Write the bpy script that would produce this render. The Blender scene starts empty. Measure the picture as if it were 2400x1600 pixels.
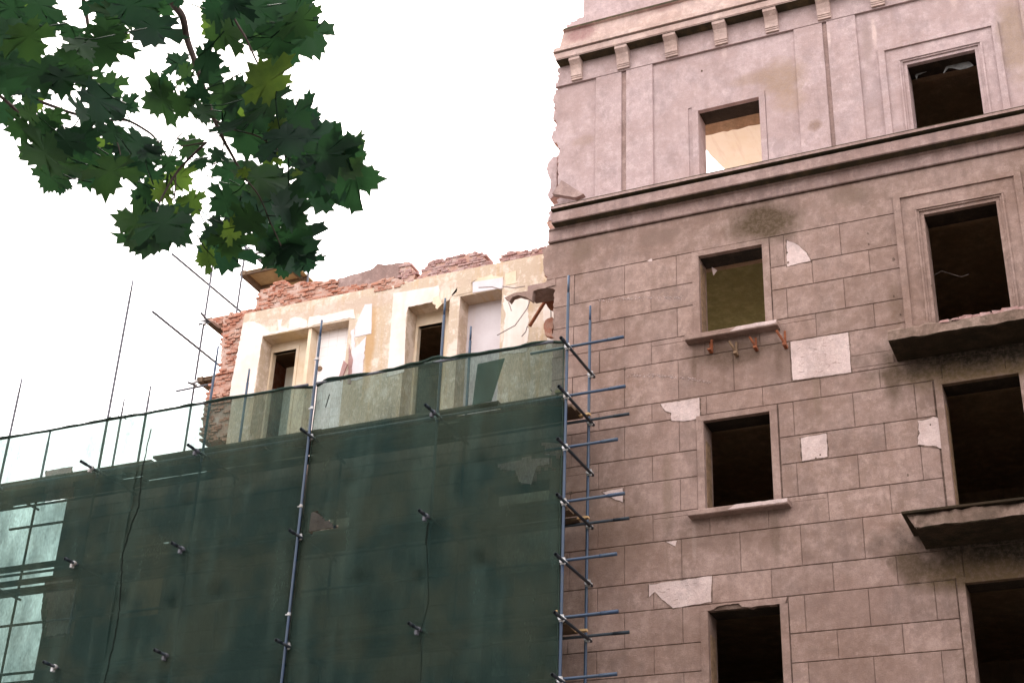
import bpy, math, random
from mathutils import Vector, Matrix, noise
random.seed(7)
S = bpy.context.scene
C = S.collection
# ---------------------------------------------------------------- camera
YAW, PIT, ROL, FPX = -0.43646788, 0.49499451, 0.0417858, 3500.0
cy, sy, cp, sp = math.cos(YAW), math.sin(YAW), math.cos(PIT), math.sin(PIT)
fw = Vector((sy*cp, cy*cp, sp)); r0 = Vector((cy, -sy, 0)); u0 = r0.cross(fw)
c_, s_ = math.cos(ROL), math.sin(ROL)
rt = c_*r0 + s_*u0; up = -s_*r0 + c_*u0
CAM = Vector((0, 0, 1.6))
cam = bpy.data.cameras.new('camera'); co = bpy.data.objects.new('camera', cam); C.objects.link(co)
cam.sensor_width = 36; cam.lens = FPX/2400*36; cam.clip_end = 2000; cam.clip_start = 0.05
co.matrix_world = Matrix(((rt.x, up.x, -fw.x, 0), (rt.y, up.y, -fw.y, 0), (rt.z, up.z, -fw.z, 1.6), (0, 0, 0, 1)))
S.camera = co
def ray(px, py):                       # direction of a point of the 2352 x 1568 picture
    return rt*((px/.98-1200)/FPX) - up*((py/.98-800)/FPX) + fw
def at(px, py, Y):                     # (x, z) where that direction meets the upright plane y = Y
    d = ray(px, py); d = d*(Y/d.y); return (d.x, d.z+1.6)
# ---------------------------------------------------------------- sky, sun, exposure
W = bpy.data.worlds.new("World"); S.world = W; W.use_nodes = True
wn = W.node_tree.nodes; wl = W.node_tree.links
SUN_EL, SUN_ROT = math.radians(52), math.radians(-35)
sky = wn.new('ShaderNodeTexSky'); sky.sky_type = 'NISHITA'; sky.sun_disc = False
sky.sun_elevation = SUN_EL; sky.sun_rotation = SUN_ROT; sky.air_density = 1.0; sky.dust_density = 6; sky.ozone_density = 1
mixw = wn.new('ShaderNodeMix'); mixw.data_type = 'RGBA'; mixw.inputs[0].default_value = 0.80
mixw.inputs[7].default_value = (9.4, 8.9, 8.8, 1)      # overcast cloud
bg = wn['Background']; bg.inputs[1].default_value = 0.1
wl.new(sky.outputs[0], mixw.inputs[6]); wl.new(mixw.outputs[2], bg.inputs[0])
sl = bpy.data.lights.new('sun', 'SUN'); sl.energy = 1.2; sl.angle = math.radians(14); sl.color = (1, .95, .88)
so = bpy.data.objects.new('sun', sl); C.objects.link(so)
sd = Vector((math.sin(SUN_ROT)*math.cos(SUN_EL), math.cos(SUN_ROT)*math.cos(SUN_EL), math.sin(SUN_EL)))
so.rotation_euler = sd.to_track_quat('Z', 'Y').to_euler(); so.location = (0, 0, 60)
S.view_settings.view_transform = 'Standard'; S.view_settings.look = 'None'
S.view_settings.exposure = 2.2; S.view_settings.gamma = 1
S.cycles.transparent_max_bounces = 24; S.cycles.max_bounces = 8

# ---------------------------------------------------------------- helpers
class MB:
    def __init__(s): s.v = []; s.f = []; s.m = []; s.t = []
    def face(s, pts, m=0, t=.5):
        b = len(s.v); s.v += [tuple(p) for p in pts]; s.f.append(tuple(range(b, b+len(pts)))); s.m.append(m); s.t.append(t)
    def box(s, x0, x1, y0, y1, z0, z1, m=0, t=.5):
        b = len(s.v)
        s.v += [(x0,y0,z0),(x1,y0,z0),(x1,y1,z0),(x0,y1,z0),(x0,y0,z1),(x1,y0,z1),(x1,y1,z1),(x0,y1,z1)]
        for q in ((0,1,5,4),(1,2,6,5),(2,3,7,6),(3,0,4,7),(4,5,6,7),(3,2,1,0)):
            s.f.append(tuple(b+i for i in q)); s.m.append(m); s.t.append(t)
    def hexa(s, p, m=0, t=.5):         # eight corners ordered like box
        b = len(s.v); s.v += [tuple(q) for q in p]
        for q in ((0,1,5,4),(1,2,6,5),(2,3,7,6),(3,0,4,7),(4,5,6,7),(3,2,1,0)):
            s.f.append(tuple(b+i for i in q)); s.m.append(m); s.t.append(t)
    def prism(s, out, y0, y1, m=0, ms=None, ch=0, t=.5):   # outline [(x, z)] counter-clockwise seen from -y
        a = sum(out[i][0]*out[(i+1)%len(out)][1]-out[(i+1)%len(out)][0]*out[i][1] for i in range(len(out)))
        if a < 0: out = out[::-1]
        n = len(out); b = len(s.v)
        s.v += [(x, y0, z) for x, z in out] + [(x, y1, z) for x, z in out]
        s.f.append(tuple(range(b, b+n))); s.m.append(m); s.t.append(t)
        s.f.append(tuple(range(b+2*n-1, b+n-1, -1))); s.m.append(m); s.t.append(t)
        for i in range(n):
            j = (i+1) % n; s.f.append((b+j, b+i, b+n+i, b+n+j)); s.m.append(m if ms is None else ms); s.t.append(t)
    def block(s, x0, x1, z0, z1, y0, y1, c=.006, m=0, t=.5):     # slab with chamfered front edges
        b = len(s.v)
        s.v += [(x0+c,y0,z0+c),(x1-c,y0,z0+c),(x1-c,y0,z1-c),(x0+c,y0,z1-c),(x0,y0+c,z0),(x1,y0+c,z0),(x1,y0+c,z1),(x0,y0+c,z1),
                (x0,y1,z0),(x1,y1,z0),(x1,y1,z1),(x0,y1,z1)]
        for q in ((0,1,2,3),(4,5,1,0),(5,6,2,1),(6,7,3,2),(7,4,0,3),(8,9,5,4),(9,10,6,5),(10,11,7,6),(11,8,4,7)):
            s.f.append(tuple(b+i for i in q)); s.m.append(m); s.t.append(t)
    def tube(s, p, q, r, n=10, r2=None, m=0, cap=True):
        p = Vector(p); q = Vector(q); d = (q-p).normalized()
        a = d.cross(Vector((0,0,1)) if abs(d.z) < .9 else Vector((1,0,0))).normalized(); c = d.cross(a)
        b = len(s.v); r2 = r if r2 is None else r2
        for k in range(n):
            w = 2*math.pi*k/n; e = a*math.cos(w)+c*math.sin(w)
            s.v.append(tuple(p+e*r)); s.v.append(tuple(q+e*r2))
        for k in range(n):
            j = (k+1) % n; s.f.append((b+2*k, b+2*j, b+2*j+1, b+2*k+1)); s.m.append(m); s.t.append(.5)
        if cap:
            s.f.append(tuple(b+2*k for k in range(n))[::-1]); s.m.append(m); s.t.append(.5)
            s.f.append(tuple(b+2*k+1 for k in range(n))); s.m.append(m); s.t.append(.5)
    def path(s, pts, r, n=8, r2=None, m=0):
        pts = [Vector(p) for p in pts]; N = len(pts); b = len(s.v); ref = None
        for i, p in enumerate(pts):
            d = (pts[min(i+1, N-1)]-pts[max(i-1, 0)]).normalized()
            a = ref if ref is not None else (Vector((0,0,1)) if abs(d.z) < .9 else Vector((1,0,0)))
            a = (a-d*a.dot(d)).normalized(); ref = a; c = d.cross(a)
            rr = r[i] if isinstance(r, list) else r if r2 is None else r+(r2-r)*i/(N-1)
            for k in range(n):
                w = 2*math.pi*k/n; s.v.append(tuple(p+(a*math.cos(w)+c*math.sin(w))*rr))
        for i in range(N-1):
            for k in range(n):
                j = (k+1) % n; s.f.append((b+i*n+k, b+i*n+j, b+i*n+n+j, b+i*n+n+k)); s.m.append(m); s.t.append(.5)
        s.f.append(tuple(b+k for k in range(n))[::-1]); s.m.append(m); s.t.append(.5)
        s.f.append(tuple(b+(N-1)*n+k for k in range(n))); s.m.append(m); s.t.append(.5)
    def build(s, name, mats, parent=None, smooth=False, label=None):
        me = bpy.data.meshes.new(name); me.from_pydata(s.v, [], s.f)
        if not isinstance(mats, (list, tuple)): mats = [mats]
        for m in mats: me.materials.append(m)
        me.polygons.foreach_set('material_index', s.m)
        at_ = me.attributes.new('tint', 'FLOAT', 'FACE'); at_.data.foreach_set('value', s.t)
        if smooth: me.polygons.foreach_set('use_smooth', [True]*len(s.f))
        me.update()
        o = bpy.data.objects.new(name, me); C.objects.link(o)
        if parent:
            o.parent = parent
            w = Vector((0,0,0)); p = parent
            while p: w += p.location; p = p.parent
            o.location = -w
        if label: o['label'] = label
        return o
def thing(name, loc, label, cat, group=None):
    o = bpy.data.objects.new(name, None); C.objects.link(o); o.location = loc; o.empty_display_size = .3
    o['label'] = label; o['category'] = cat
    if group: o['group'] = group
    return o
def tag(o, label, cat, group=None):
    o['label'] = label; o['category'] = cat
    if group: o['group'] = group
    return o
def rg(a, b): return random.uniform(a, b)
def ragged(pts, step=.06, amp=.03, closed=True):     # a broken outline: subdivide and jitter
    out = []; n = len(pts)
    for i in range(n if closed else n-1):
        p = pts[i]; q = pts[(i+1) % n]; L = math.hypot(q[0]-p[0], q[1]-p[1]); k = max(1, int(L/step))
        for j in range(k):
            u = j/k; out.append((p[0]+(q[0]-p[0])*u+rg(-amp, amp), p[1]+(q[1]-p[1])*u+rg(-amp, amp)))
    if not closed: out.append(pts[-1])
    return out
def inside(p, poly):
    x, z = p; c = False; n = len(poly)
    for i in range(n):
        (x1, z1), (x2, z2) = poly[i], poly[(i+1) % n]
        if (z1 > z) != (z2 > z) and x < (x2-x1)*(z-z1)/(z2-z1)+x1: c = not c
    return c

# ---------------------------------------------------------------- materials
class NT:
    def __init__(s, name):
        s.mat = bpy.data.materials.new(name); s.mat.use_nodes = True
        s.n = s.mat.node_tree.nodes; s.l = s.mat.node_tree.links
        s.b = s.n['Principled BSDF']; s.out = s.n['Material Output']
        s.pos = s.n.new('ShaderNodeNewGeometry').outputs['Position']
    def set(s, sock, v):
        if isinstance(v, bpy.types.NodeSocket): s.l.new(v, sock)
        else: sock.default_value = v
    def math(s, op, a, b=0., c=0., clamp=False):
        n = s.n.new('ShaderNodeMath'); n.operation = op; n.use_clamp = clamp
        s.set(n.inputs[0], a); s.set(n.inputs[1], b); s.set(n.inputs[2], c); return n.outputs[0]
    def vscale(s, v, sc):
        n = s.n.new('ShaderNodeVectorMath'); n.operation = 'MULTIPLY'; s.set(n.inputs[0], v); n.inputs[1].default_value = sc; return n.outputs[0]
    def noise(s, sc=1., det=5., rough=.55, vec=None, v3=(1,1,1)):
        n = s.n.new('ShaderNodeTexNoise'); n.inputs['Scale'].default_value = sc; n.inputs['Detail'].default_value = det; n.inputs['Roughness'].default_value = rough
        s.l.new(s.vscale(vec or s.pos, v3), n.inputs['Vector']); return n.outputs['Fac']
    def ramp(s, v, stops):
        n = s.n.new('ShaderNodeValToRGB'); s.set(n.inputs[0], v); e = n.color_ramp.elements
        while len(e) < len(stops): e.new(.5)
        for i, (p, c) in enumerate(stops):
            e[i].position = p; e[i].color = (c, c, c, 1) if isinstance(c, (int, float)) else (*c, 1)
        return n.outputs[0]
    def mix(s, f, a, b, mode='MIX'):
        n = s.n.new('ShaderNodeMix'); n.data_type = 'RGBA'; n.blend_type = mode; n.clamp_factor = True
        s.set(n.inputs[0], f)
        for i, q in ((6, a), (7, b)):
            if isinstance(q, tuple): n.inputs[i].default_value = (*q, 1) if len(q) == 3 else q
            else: s.l.new(q, n.inputs[i])
        return n.outputs[2]
    def blob(s, cx, cz, rx, rz, wob=.5, nsc=2.2, y=22):
        v = s.n.new('ShaderNodeVectorMath'); v.operation = 'SUBTRACT'; s.l.new(s.pos, v.inputs[0]); v.inputs[1].default_value = (cx, y, cz)
        w = s.vscale(v.outputs[0], (1/rx, .3, 1/rz))
        L = s.n.new('ShaderNodeVectorMath'); L.operation = 'LENGTH'; s.l.new(w, L.inputs[0])
        q = s.math('ADD', L.outputs['Value'], s.math('MULTIPLY', s.math('SUBTRACT', s.noise(nsc, 6, .65), .5), wob*2.2))
        return s.ramp(q, [(.45, 1.), (1.0, 0.)])
    def attr(s, name):
        n = s.n.new('ShaderNodeAttribute'); n.attribute_name = name; return n.outputs['Fac']
    def bump(s, h, dist=.01, st=1.):
        n = s.n.new('ShaderNodeBump'); n.inputs['Distance'].default_value = dist; n.inputs['Strength'].default_value = st
        s.set(n.inputs['Height'], h); s.l.new(n.outputs[0], s.b.inputs['Normal'])
    def fin(s, col, rough=.85, spec=.25, metal=0.):
        s.set(s.b.inputs['Base Color'], (*col, 1) if isinstance(col, tuple) else col)
        s.set(s.b.inputs['Roughness'], rough); s.b.inputs['Specular IOR Level'].default_value = spec; s.b.inputs['Metallic'].default_value = metal
        return s.mat

def mat_stone(name, base, dark, light, stains_shade=(), streak=.35, tintamt=.11, k=.70):
    n = NT(name); q3 = lambda c: (c[0]*k*1.02, c[1]*k*.93, c[2]*k*.87); base, dark, light = q3(base), q3(dark), q3(light); stains_shade = [(*s_[:4], q3(s_[4]), s_[5]) for s_ in stains_shade]
    big = n.noise(.9, 6, .6); mid = n.noise(4.5, 8, .7); fine = n.noise(60, 4, .7)
    col = n.mix(n.ramp(big, [(.35, 0.), (.68, 1.)]), base, dark)
    col = n.mix(n.math('MULTIPLY', n.ramp(mid, [(.45, 0.), (.62, 1.)]), .8), col, light)
    st = n.noise(1., 6, .6, v3=(5.5, 1, .45)); col = n.mix(n.math('MULTIPLY', n.ramp(st, [(.5, 0.), (.75, 1.)]), streak), col, tuple(c*.55 for c in base))
    col = n.mix(n.math('MULTIPLY', n.ramp(n.noise(2.3, 9, .75, v3=(1.3, 1, .8)), [(.50, 0.), (.60, 1.)]), .42), col, tuple(c*.5 for c in base))
    col = n.mix(n.math('MULTIPLY', n.ramp(n.noise(.6, 9, .72), [(.46, 0.), (.57, 1.)]), .42), col, tuple(c*q for c, q in zip(base, (.66, .58, .52))))
    col = n.mix(n.math('MULTIPLY', n.ramp(n.noise(7.5, 9, .8, v3=(1, 1, 1.2)), [(.56, 0.), (.66, 1.)]), .35), col, tuple(c*1.25 for c in light))
    t = n.attr('tint'); col = n.mix(1., col, n.ramp(t, [(0., 1-tintamt), (1., 1+tintamt*.6)]), 'MULTIPLY')
    for cx, cz, rx, rz, c, a in stains_shade:
        col = n.mix(n.math('MULTIPLY', n.blob(cx, cz, rx, rz), a), col, c)
    col = n.mix(n.math('MULTIPLY', n.ramp(n.noise(26, 5, .8), [(.3, 1.), (.45, 0.)]), .5), col, tuple(c*.42 for c in base))
    col = n.mix(.22, col, n.ramp(fine, [(.3, .12), (.7, .7)]), 'OVERLAY')
    col = n.mix(n.math('MULTIPLY', n.ramp(n.noise(13, 8, .8), [(.47, 0.), (.57, 1.)]), .34), col, tuple(c*.62 for c in base))
    n.bump(n.math('ADD', n.math('MULTIPLY', n.noise(9, 9, .8), .6), n.math('MULTIPLY', fine, .4)), .035, .75)
    return n.fin(col, .92, .15)
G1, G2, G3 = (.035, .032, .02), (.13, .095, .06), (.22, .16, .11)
M = {}
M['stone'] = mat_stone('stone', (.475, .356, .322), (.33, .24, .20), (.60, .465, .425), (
    (-6.78, 13.55, .06, .42, (.16, .11, .08), .6), (-5.3, 13.45, .09, .5, (.16, .11, .08), .6), (-6.85, 10.4, .05, .4, (.6, .5, .46), .5), (-5.5, 10.35, .10, .5, (.2, .15, .11), .6), (-8.9, 16.4, .25, .3, (.25, .19, .15), .6), (-7.4, 16.35, .5, .22, (.27, .2, .17), .6), (-3.9, 16.4, .5, .25, (.25, .19, .15), .6), (-4.7, 12.9, .10, .8, (.24, .18, .13), .5), (-7.3, 11.3, .12, .9, (.24, .18, .13), .5), (-3.3, 14.1, .16, .5, (.2, .14, .1), .6),
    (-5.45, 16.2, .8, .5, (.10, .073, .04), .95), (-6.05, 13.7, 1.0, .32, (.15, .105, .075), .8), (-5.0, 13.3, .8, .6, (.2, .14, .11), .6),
    (-1.9, 12.75, 2.0, .42, (.16, .115, .05), .9), (-1.8, 13.15, 2.3, .60, G1, .97), (-3.45, 12.7, .22, .6, G2, .8), (-1.9, 9.45, 2.0, .5, (.14, .1, .045), .9), (-1.8, 9.95, 2.3, .62, G1, .97),  # moss stains; the G1 blobs also paint in shade under the balconies
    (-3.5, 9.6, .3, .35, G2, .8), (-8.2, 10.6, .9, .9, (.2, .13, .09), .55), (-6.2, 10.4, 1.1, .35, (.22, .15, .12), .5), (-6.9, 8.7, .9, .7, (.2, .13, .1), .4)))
M['render'] = mat_stone('painted_render', (.495, .41, .428), (.42, .335, .34), (.555, .465, .48), (
    (-4.95, 19.3, .55, .5, (.30, .22, .16), .75), (-5.5, 19.45, .5, .2, (.30, .22, .17), .6), (-4.85, 18.75, .4, .4, (.33, .24, .17), .5),
    (-4.38, 18.02, .15, .15, (.22, .15, .11), .75), (-3.35, 19.6, .12, .7, (.3, .24, .23), .6), (-.85, 19.0, .3, 1.2, (.27, .2, .12), .6), (-8.9, 18.9, .3, .15, (.33, .25, .22), .6), (-3.2, 19.85, .06, .42, (.62, .52, .50), .8), (-4.02, 19.9, .05, .3, (.6, .5, .49), .7), (-6.03, 20.2, .07, .2, (.6, .5, .49), .6), (-1.75, 20.15, .08, .3, (.58, .48, .47), .6)), streak=.3, tintamt=.08, k=.98)
M['cornice'] = mat_stone('cornice_render', (.60, .49, .47), (.46, .36, .34), (.68, .57, .53), (
    (-8.95, 21.45, .38, .28, (.28, .16, .16), .8), (-7.2, 21.6, .35, .2, (.3, .2, .19), .7), (-6.0, 21.7, .3, .14, (.3, .19, .18), .7), (-4.5, 21.35, .8, .14, (.33, .23, .21), .5)), streak=.55, tintamt=.08, k=.95)
M['ledge'] = mat_stone('ledge_stone', (.42, .32, .31), (.30, .22, .20), (.56, .44, .42), (), streak=.7, tintamt=.1, k=.85)
M['joint'] = mat_stone('joint_mortar', (.21, .155, .13), (.09, .065, .05), (.46, .35, .31))
M['lime'] = mat_stone('bare_lime_plaster', (.74, .63, .63), (.64, .53, .52), (.80, .70, .69), streak=.1, tintamt=.06, k=.82)
M['moss_shade'] = mat_stone('shaded_mossy_concrete', (.10, .075, .045), (.035, .036, .022), (.16, .11, .07), k=.4)  # moss colour darkened further to paint shade under the balcony slabs
M['balc'] = mat_stone('broken_concrete', (.33, .25, .21), (.16, .13, .10), (.5, .38, .33))
M['soot_shade'] = mat_stone('shaded_sooty_soffit', (.11, .10, .07), (.06, .06, .04), (.2, .15, .08), k=.7)  # soot colour that also paints deeper shade on the soffits
M['black'] = mat_stone('dark_head_soffit', (.05, .04, .03), (.03, .025, .02), (.09, .07, .05))  # near-black colour for the undersides of the window heads
M['dirt'] = mat_stone('sooty_interior', (.30, .235, .16), (.2, .155, .10), (.4, .30, .21), k=1.25)
M['olive'] = mat_stone('olive_ceiling', (.27, .28, .12), (.19, .2, .085), (.33, .34, .16), k=1.)

def mat_cream():
    n = NT('peeling_cream_plaster')
    a = n.noise(1.5, 9, .72); b = n.noise(7, 8, .75); s = n.noise(1., 6, .7, v3=(6, 1, .5))
    col = n.mix(n.ramp(a, [(.42, 0.), (.5, 1.)]), (.69, .58, .49), (.52, .41, .31))
    col = n.mix(n.ramp(b, [(.55, 0.), (.62, .8)]), col, (.70, .58, .48))
    col = n.mix(n.math('MULTIPLY', n.ramp(s, [(.52, 0.), (.68, 1.)]), .55), col, (.50, .33, .17))
    for q in ((-14.15, 16.1, .16, 1.5, (.45, .27, .12), .8), (-10.0, 16.2, .3, 1.4, (.55, .38, .2), .7), (-16.3, 16.7, .6, .15, (.66, .5, .28), .7), (-14.5, 17.1, 3, .2, (.5, .38, .31), .55), (-9.9, 17.1, .5, .3, (.55, .42, .25), .6)):
        col = n.mix(n.math('MULTIPLY', n.blob(*q[:4], y=23.4), q[5]), col, q[4])
    col = n.mix(n.math('MULTIPLY', n.ramp(n.noise(22, 5, .8), [(.3, 1.), (.4, 0.)]), .5), col, (.34, .2, .12))
    n.bump(n.math('ADD', a, b), .03, .6)
    return n.fin(col, .9, .15)
M['cream'] = mat_cream()
def mat_paint(name, c, c2):
    n = NT(name); a = n.noise(2.2, 8, .65); col = n.mix(n.ramp(a, [(.4, 0.), (.7, 1.)]), c, c2)
    col = n.mix(n.math('MULTIPLY', n.ramp(n.noise(30, 5, .75), [(.28, 1.), (.36, 0.)]), .6), col, (.35, .24, .2))
    col = n.mix(n.math('MULTIPLY', n.ramp(n.noise(1., 5, .6, v3=(7, 1, .5)), [(.55, 0.), (.75, 1.)]), .3), col, (.55, .42, .32))
    n.bump(n.noise(20, 6, .7), .006, .5); return n.fin(col, .8, .25)
M['paint'] = mat_paint('white_wall_paint', (.74, .66, .60), (.66, .55, .47))
M['paintpink'] = mat_paint('pale_pink_paint', (.66, .60, .61), (.58, .51, .52))
M['palewarm'] = mat_paint('warm_white_paint', (.72, .60, .46), (.60, .45, .29))
M['yellow'] = mat_paint('yellow_distemper', (.90, .90, .80), (.86, .84, .70))
def mat_tile():
    n = NT('white_glazed_tile'); br = n.n.new('ShaderNodeTexBrick'); br.offset = 0; 
    sw = n.n.new('ShaderNodeSeparateXYZ'); n.l.new(n.pos, sw.inputs[0]); cb = n.n.new('ShaderNodeCombineXYZ'); n.l.new(sw.outputs[0], cb.inputs[0]); n.l.new(sw.outputs[2], cb.inputs[1])
    n.l.new(cb.outputs[0], br.inputs['Vector']); br.inputs['Scale'].default_value = 1; br.inputs['Brick Width'].default_value = .21; br.inputs['Row Height'].default_value = .21; br.inputs['Mortar Size'].default_value = .006
    br.inputs['Color1'].default_value = (.85, .79, .77, 1); br.inputs['Color2'].default_value = (.78, .7, .68, 1); br.inputs['Mortar'].default_value = (.70, .61, .57, 1)
    return n.fin(br.outputs[0], .35, .4)
M['tile'] = mat_tile()
def mat_brick(name, a, b, c):
    n = NT(name); t = n.attr('tint'); col = n.mix(t, a, b)
    col = n.mix(n.ramp(n.noise(3.5, 8, .75), [(.45, 0.), (.62, .85)]), col, c)
    col = n.mix(n.math('MULTIPLY', n.ramp(n.noise(20, 6, .8), [(.33, 1.), (.46, 0.)]), .6), col, tuple(q*.35 for q in a))
    n.bump(n.noise(35, 6, .8), .015, .8); return n.fin(col, .95, .1)
M['brick'] = mat_brick('red_brick', (.33, .12, .075), (.47, .22, .15), (.50, .34, .27))
M['brickpink'] = mat_brick('dusty_pink_brick', (.30, .155, .14), (.42, .26, .235), (.45, .33, .31))
M['mortar'] = mat_brick('crumbling_mortar', (.42, .24, .18), (.5, .3, .24), (.55, .42, .36))
def simple(name, c, c2=None, rough=.6, spec=.3, metal=0., sc=9., b=.004):
    n = NT(name); c2 = c2 or tuple(q*.6 for q in c)
    col = n.mix(n.ramp(n.noise(sc, 7, .7), [(.42, 0.), (.65, 1.)]), c, c2); n.bump(n.noise(sc*5, 4, .7), b, .5); return n.fin(col, rough, spec, metal)
M['blue'] = simple('blue_painted_tube', (.018, .042, .09), (.035, .055, .08), .45, .5, sc=5)
M['steel'] = simple('grey_painted_tube', (.10, .10, .12), (.05, .05, .055), .5, .4, 0, sc=6)
M['dktube'] = simple('dark_blue_tube', (.014, .024, .034), (.03, .03, .035), .5, .3, sc=6)
M['coupler'] = simple('zinc_coupler', (.55, .55, .56), (.2, .16, .13), .5, .5, .3)
M['plank'] = simple('weathered_plank', (.17, .115, .075), (.10, .066, .045), .85, .2, sc=3)
M['plankend'] = simple('fresh_timber', (.62, .40, .20), (.45, .27, .13), .8, .2, sc=12)
M['ply'] = simple('orange_plywood', (.42, .30, .16), (.28, .19, .10), .75, .25, sc=3)
M['rust'] = simple('rusty_steel', (.28, .09, .04), (.13, .045, .025), .85, .2)
M['wood'] = simple('worn_frame_wood', (.24, .15, .09), (.12, .075, .045), .8, .2)
M['rebar'] = simple('grey_wire', (.30, .24, .22), None, .7)
M['plastic'] = simple('dusty_sheeting', (.20, .20, .195), (.11, .11, .105), .9)
M['bark'] = simple('grey_brown_bark', (.085, .06, .055), (.05, .038, .032), .9, .15, sc=14)
M['asphalt'] = simple('asphalt', (.06, .058, .055), (.045, .044, .042), .9, .2, sc=3)
M['paving'] = simple('pavement_slabs', (.24, .22, .20), (.18, .165, .15), .9, .2, sc=2)

def mat_net(name, op, col):
    n = NT(name); n.n.remove(n.b)
    tr = n.n.new('ShaderNodeBsdfTransparent'); tr.inputs[0].default_value = (.80, .98, .94, 1)
    df = n.n.new('ShaderNodeBsdfDiffuse'); tl = n.n.new('ShaderNodeBsdfTranslucent'); mx = n.n.new('ShaderNodeMixShader'); mo = n.n.new('ShaderNodeMixShader')
    c = n.mix(n.ramp(n.noise(.9, 6, .65), [(.42, 0.), (.58, 1.)]), (col[0]*.8, col[1]*.85, col[2]*.9), (col[0]*1.4, col[1]*1.1, col[2]*1.0)); c = n.mix(n.ramp(n.noise(1., 5, .6, v3=(3.2, 1, .35)), [(.5, 0.), (.62, .5)]), c, (col[0]*1.7, col[1]*1.6, col[2]*1.6)); n.l.new(c, df.inputs[0]); n.l.new(c, tl.inputs[0])
    mx.inputs[0].default_value = .45; n.l.new(df.outputs[0], mx.inputs[1]); n.l.new(tl.outputs[0], mx.inputs[2])
    f = n.math('ADD', n.math('MULTIPLY', n.math('SUBTRACT', n.noise(1.1, 6, .62, v3=(1.9, 1, .6)), .5), .55), op)
    f = n.math('ADD', f, n.math('MULTIPLY', n.math('SUBTRACT', n.noise(38, 3, .6, v3=(1.8, 1, .35)), .5), .42), clamp=True)
    n.l.new(f, mo.inputs[0]); n.l.new(tr.outputs[0], mo.inputs[1]); n.l.new(mx.outputs[0], mo.inputs[2]); n.l.new(mo.outputs[0], n.out.inputs[0]); return n.mat
M['net'] = mat_net('green_debris_netting', .68, (.044, .071, .059))
M['cord'] = simple('black_cord', (.005, .008, .006), (.01, .012, .01), .9, .05)
M['hem'] = simple('dark_green_rope', (.022, .038, .031), (.035, .05, .04), .9, .05)
def mat_leaf():
    n = NT('maple_leaf'); n.n.remove(n.b); t = n.attr('tint')
    c = n.ramp(t, [(0., (.006, .018, .014)), (.5, (.011, .030, .016)), (.75, (.022, .046, .016)), (1., (.065, .10, .022))])
    c = n.mix(n.ramp(n.noise(18, 5, .6), [(.4, 0.), (.7, .5)]), c, (.010, .027, .015))
    ct = n.mix(1., c, (2.4, 2.6, 1.5), 'MULTIPLY')
    df = n.n.new('ShaderNodeBsdfPrincipled'); n.l.new(c, df.inputs['Base Color']); df.inputs['Roughness'].default_value = .6; df.inputs['Specular IOR Level'].default_value = .12
    tl = n.n.new('ShaderNodeBsdfTranslucent'); n.l.new(ct, tl.inputs[0]); mx = n.n.new('ShaderNodeMixShader'); mx.inputs[0].default_value = .30
    n.l.new(df.outputs[0], mx.inputs[1]); n.l.new(tl.outputs[0], mx.inputs[2]); n.l.new(mx.outputs[0], n.out.inputs[0]); return n.mat
M['leaf'] = mat_leaf()

# ---------------------------------------------------------------- ground
def struct(o): o['kind'] = 'structure'; return o
g = MB(); g.face([(-600,-600,0),(600,-600,0),(600,600,0),(-600,600,0)]); struct(g.build('ground', M['asphalt']))
g = MB(); g.box(-60, 60, 14, 21.95, .004, .14); struct(g.build('pavement', M['paving']))

opp = thing('shade_house', (0, -14, 0), 'long unseen town house behind the viewer, added to shade the lower facade', 'building')  # house added out of view only to shade the lower facade
g = MB(); g.box(-45, 45, -22, -12, .14, 20); g.build('wall', M['paving'], opp)
for fl in range(5):
    for k in range(-6, 7):
        g = MB(); g.box(k*3.2-.6, k*3.2+.6, -12.05, -11.96, 1.6+fl*3.6, 3.5+fl*3.6); g.build('window', M['asphalt'], opp)
# ---------------------------------------------------------------- the stone apartment building
FY = 22.0
bld = thing('apartment_building', (-3, 22, 0), 'half demolished grey pink stone apartment block with empty window openings, ledges and cornice', 'building')
XR = 8.0
XL_LOW = -20.1
WC = [-10.02, -13.98, -17.94, -6.07, -2.10, 1.86, 5.8]
# openings: (x0, x1, z0, z1)
opn = []
for x in (-6.07, 1.86, 5.8): opn += [(x-.585, x+.585, 14.10, 15.77), (x-.575, x+.575, 10.85, 12.51), (x-.585, x+.585, 7.55, 9.19), (x-.58, x+.58, 4.2, 5.85)]
opn += [(-6.59, -5.40, 17.24, 18.98)]
opn += [(-2.69, -1.50, 17.24, 18.95), (-2.69, -1.50, 13.28, 15.75), (-2.70, -1.52, 9.95, 12.53), (-2.69, -1.50, 6.75, 9.23), (1.3, 2.45, 17.24, 18.95)]
low_open = [(x-.58, x+.58, z, z+1.64) for x in (-10.02, -13.98, -17.94) for z in (10.2, 7.55, 4.2)]
JZ = [16.66, 15.88, 15.25, 14.79, 14.20, 13.75, 12.98, 12.62, 12.0, 11.52, 10.94, 10.45, 9.77, 9.30, 8.70, 8.24, 7.6, 7.1, 6.45, 5.95, 5.35, 4.9, 4.3, 3.8, 3.2, 2.6, 1.9, 1.2, .14]
Pj = [-9.04+.985*k for k in range(-13, 19)]; Qj = [-8.53+.975*k for k in range(-13, 19)]
Pj = [x-.985 for x in Pj[:1]]+Pj
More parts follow.
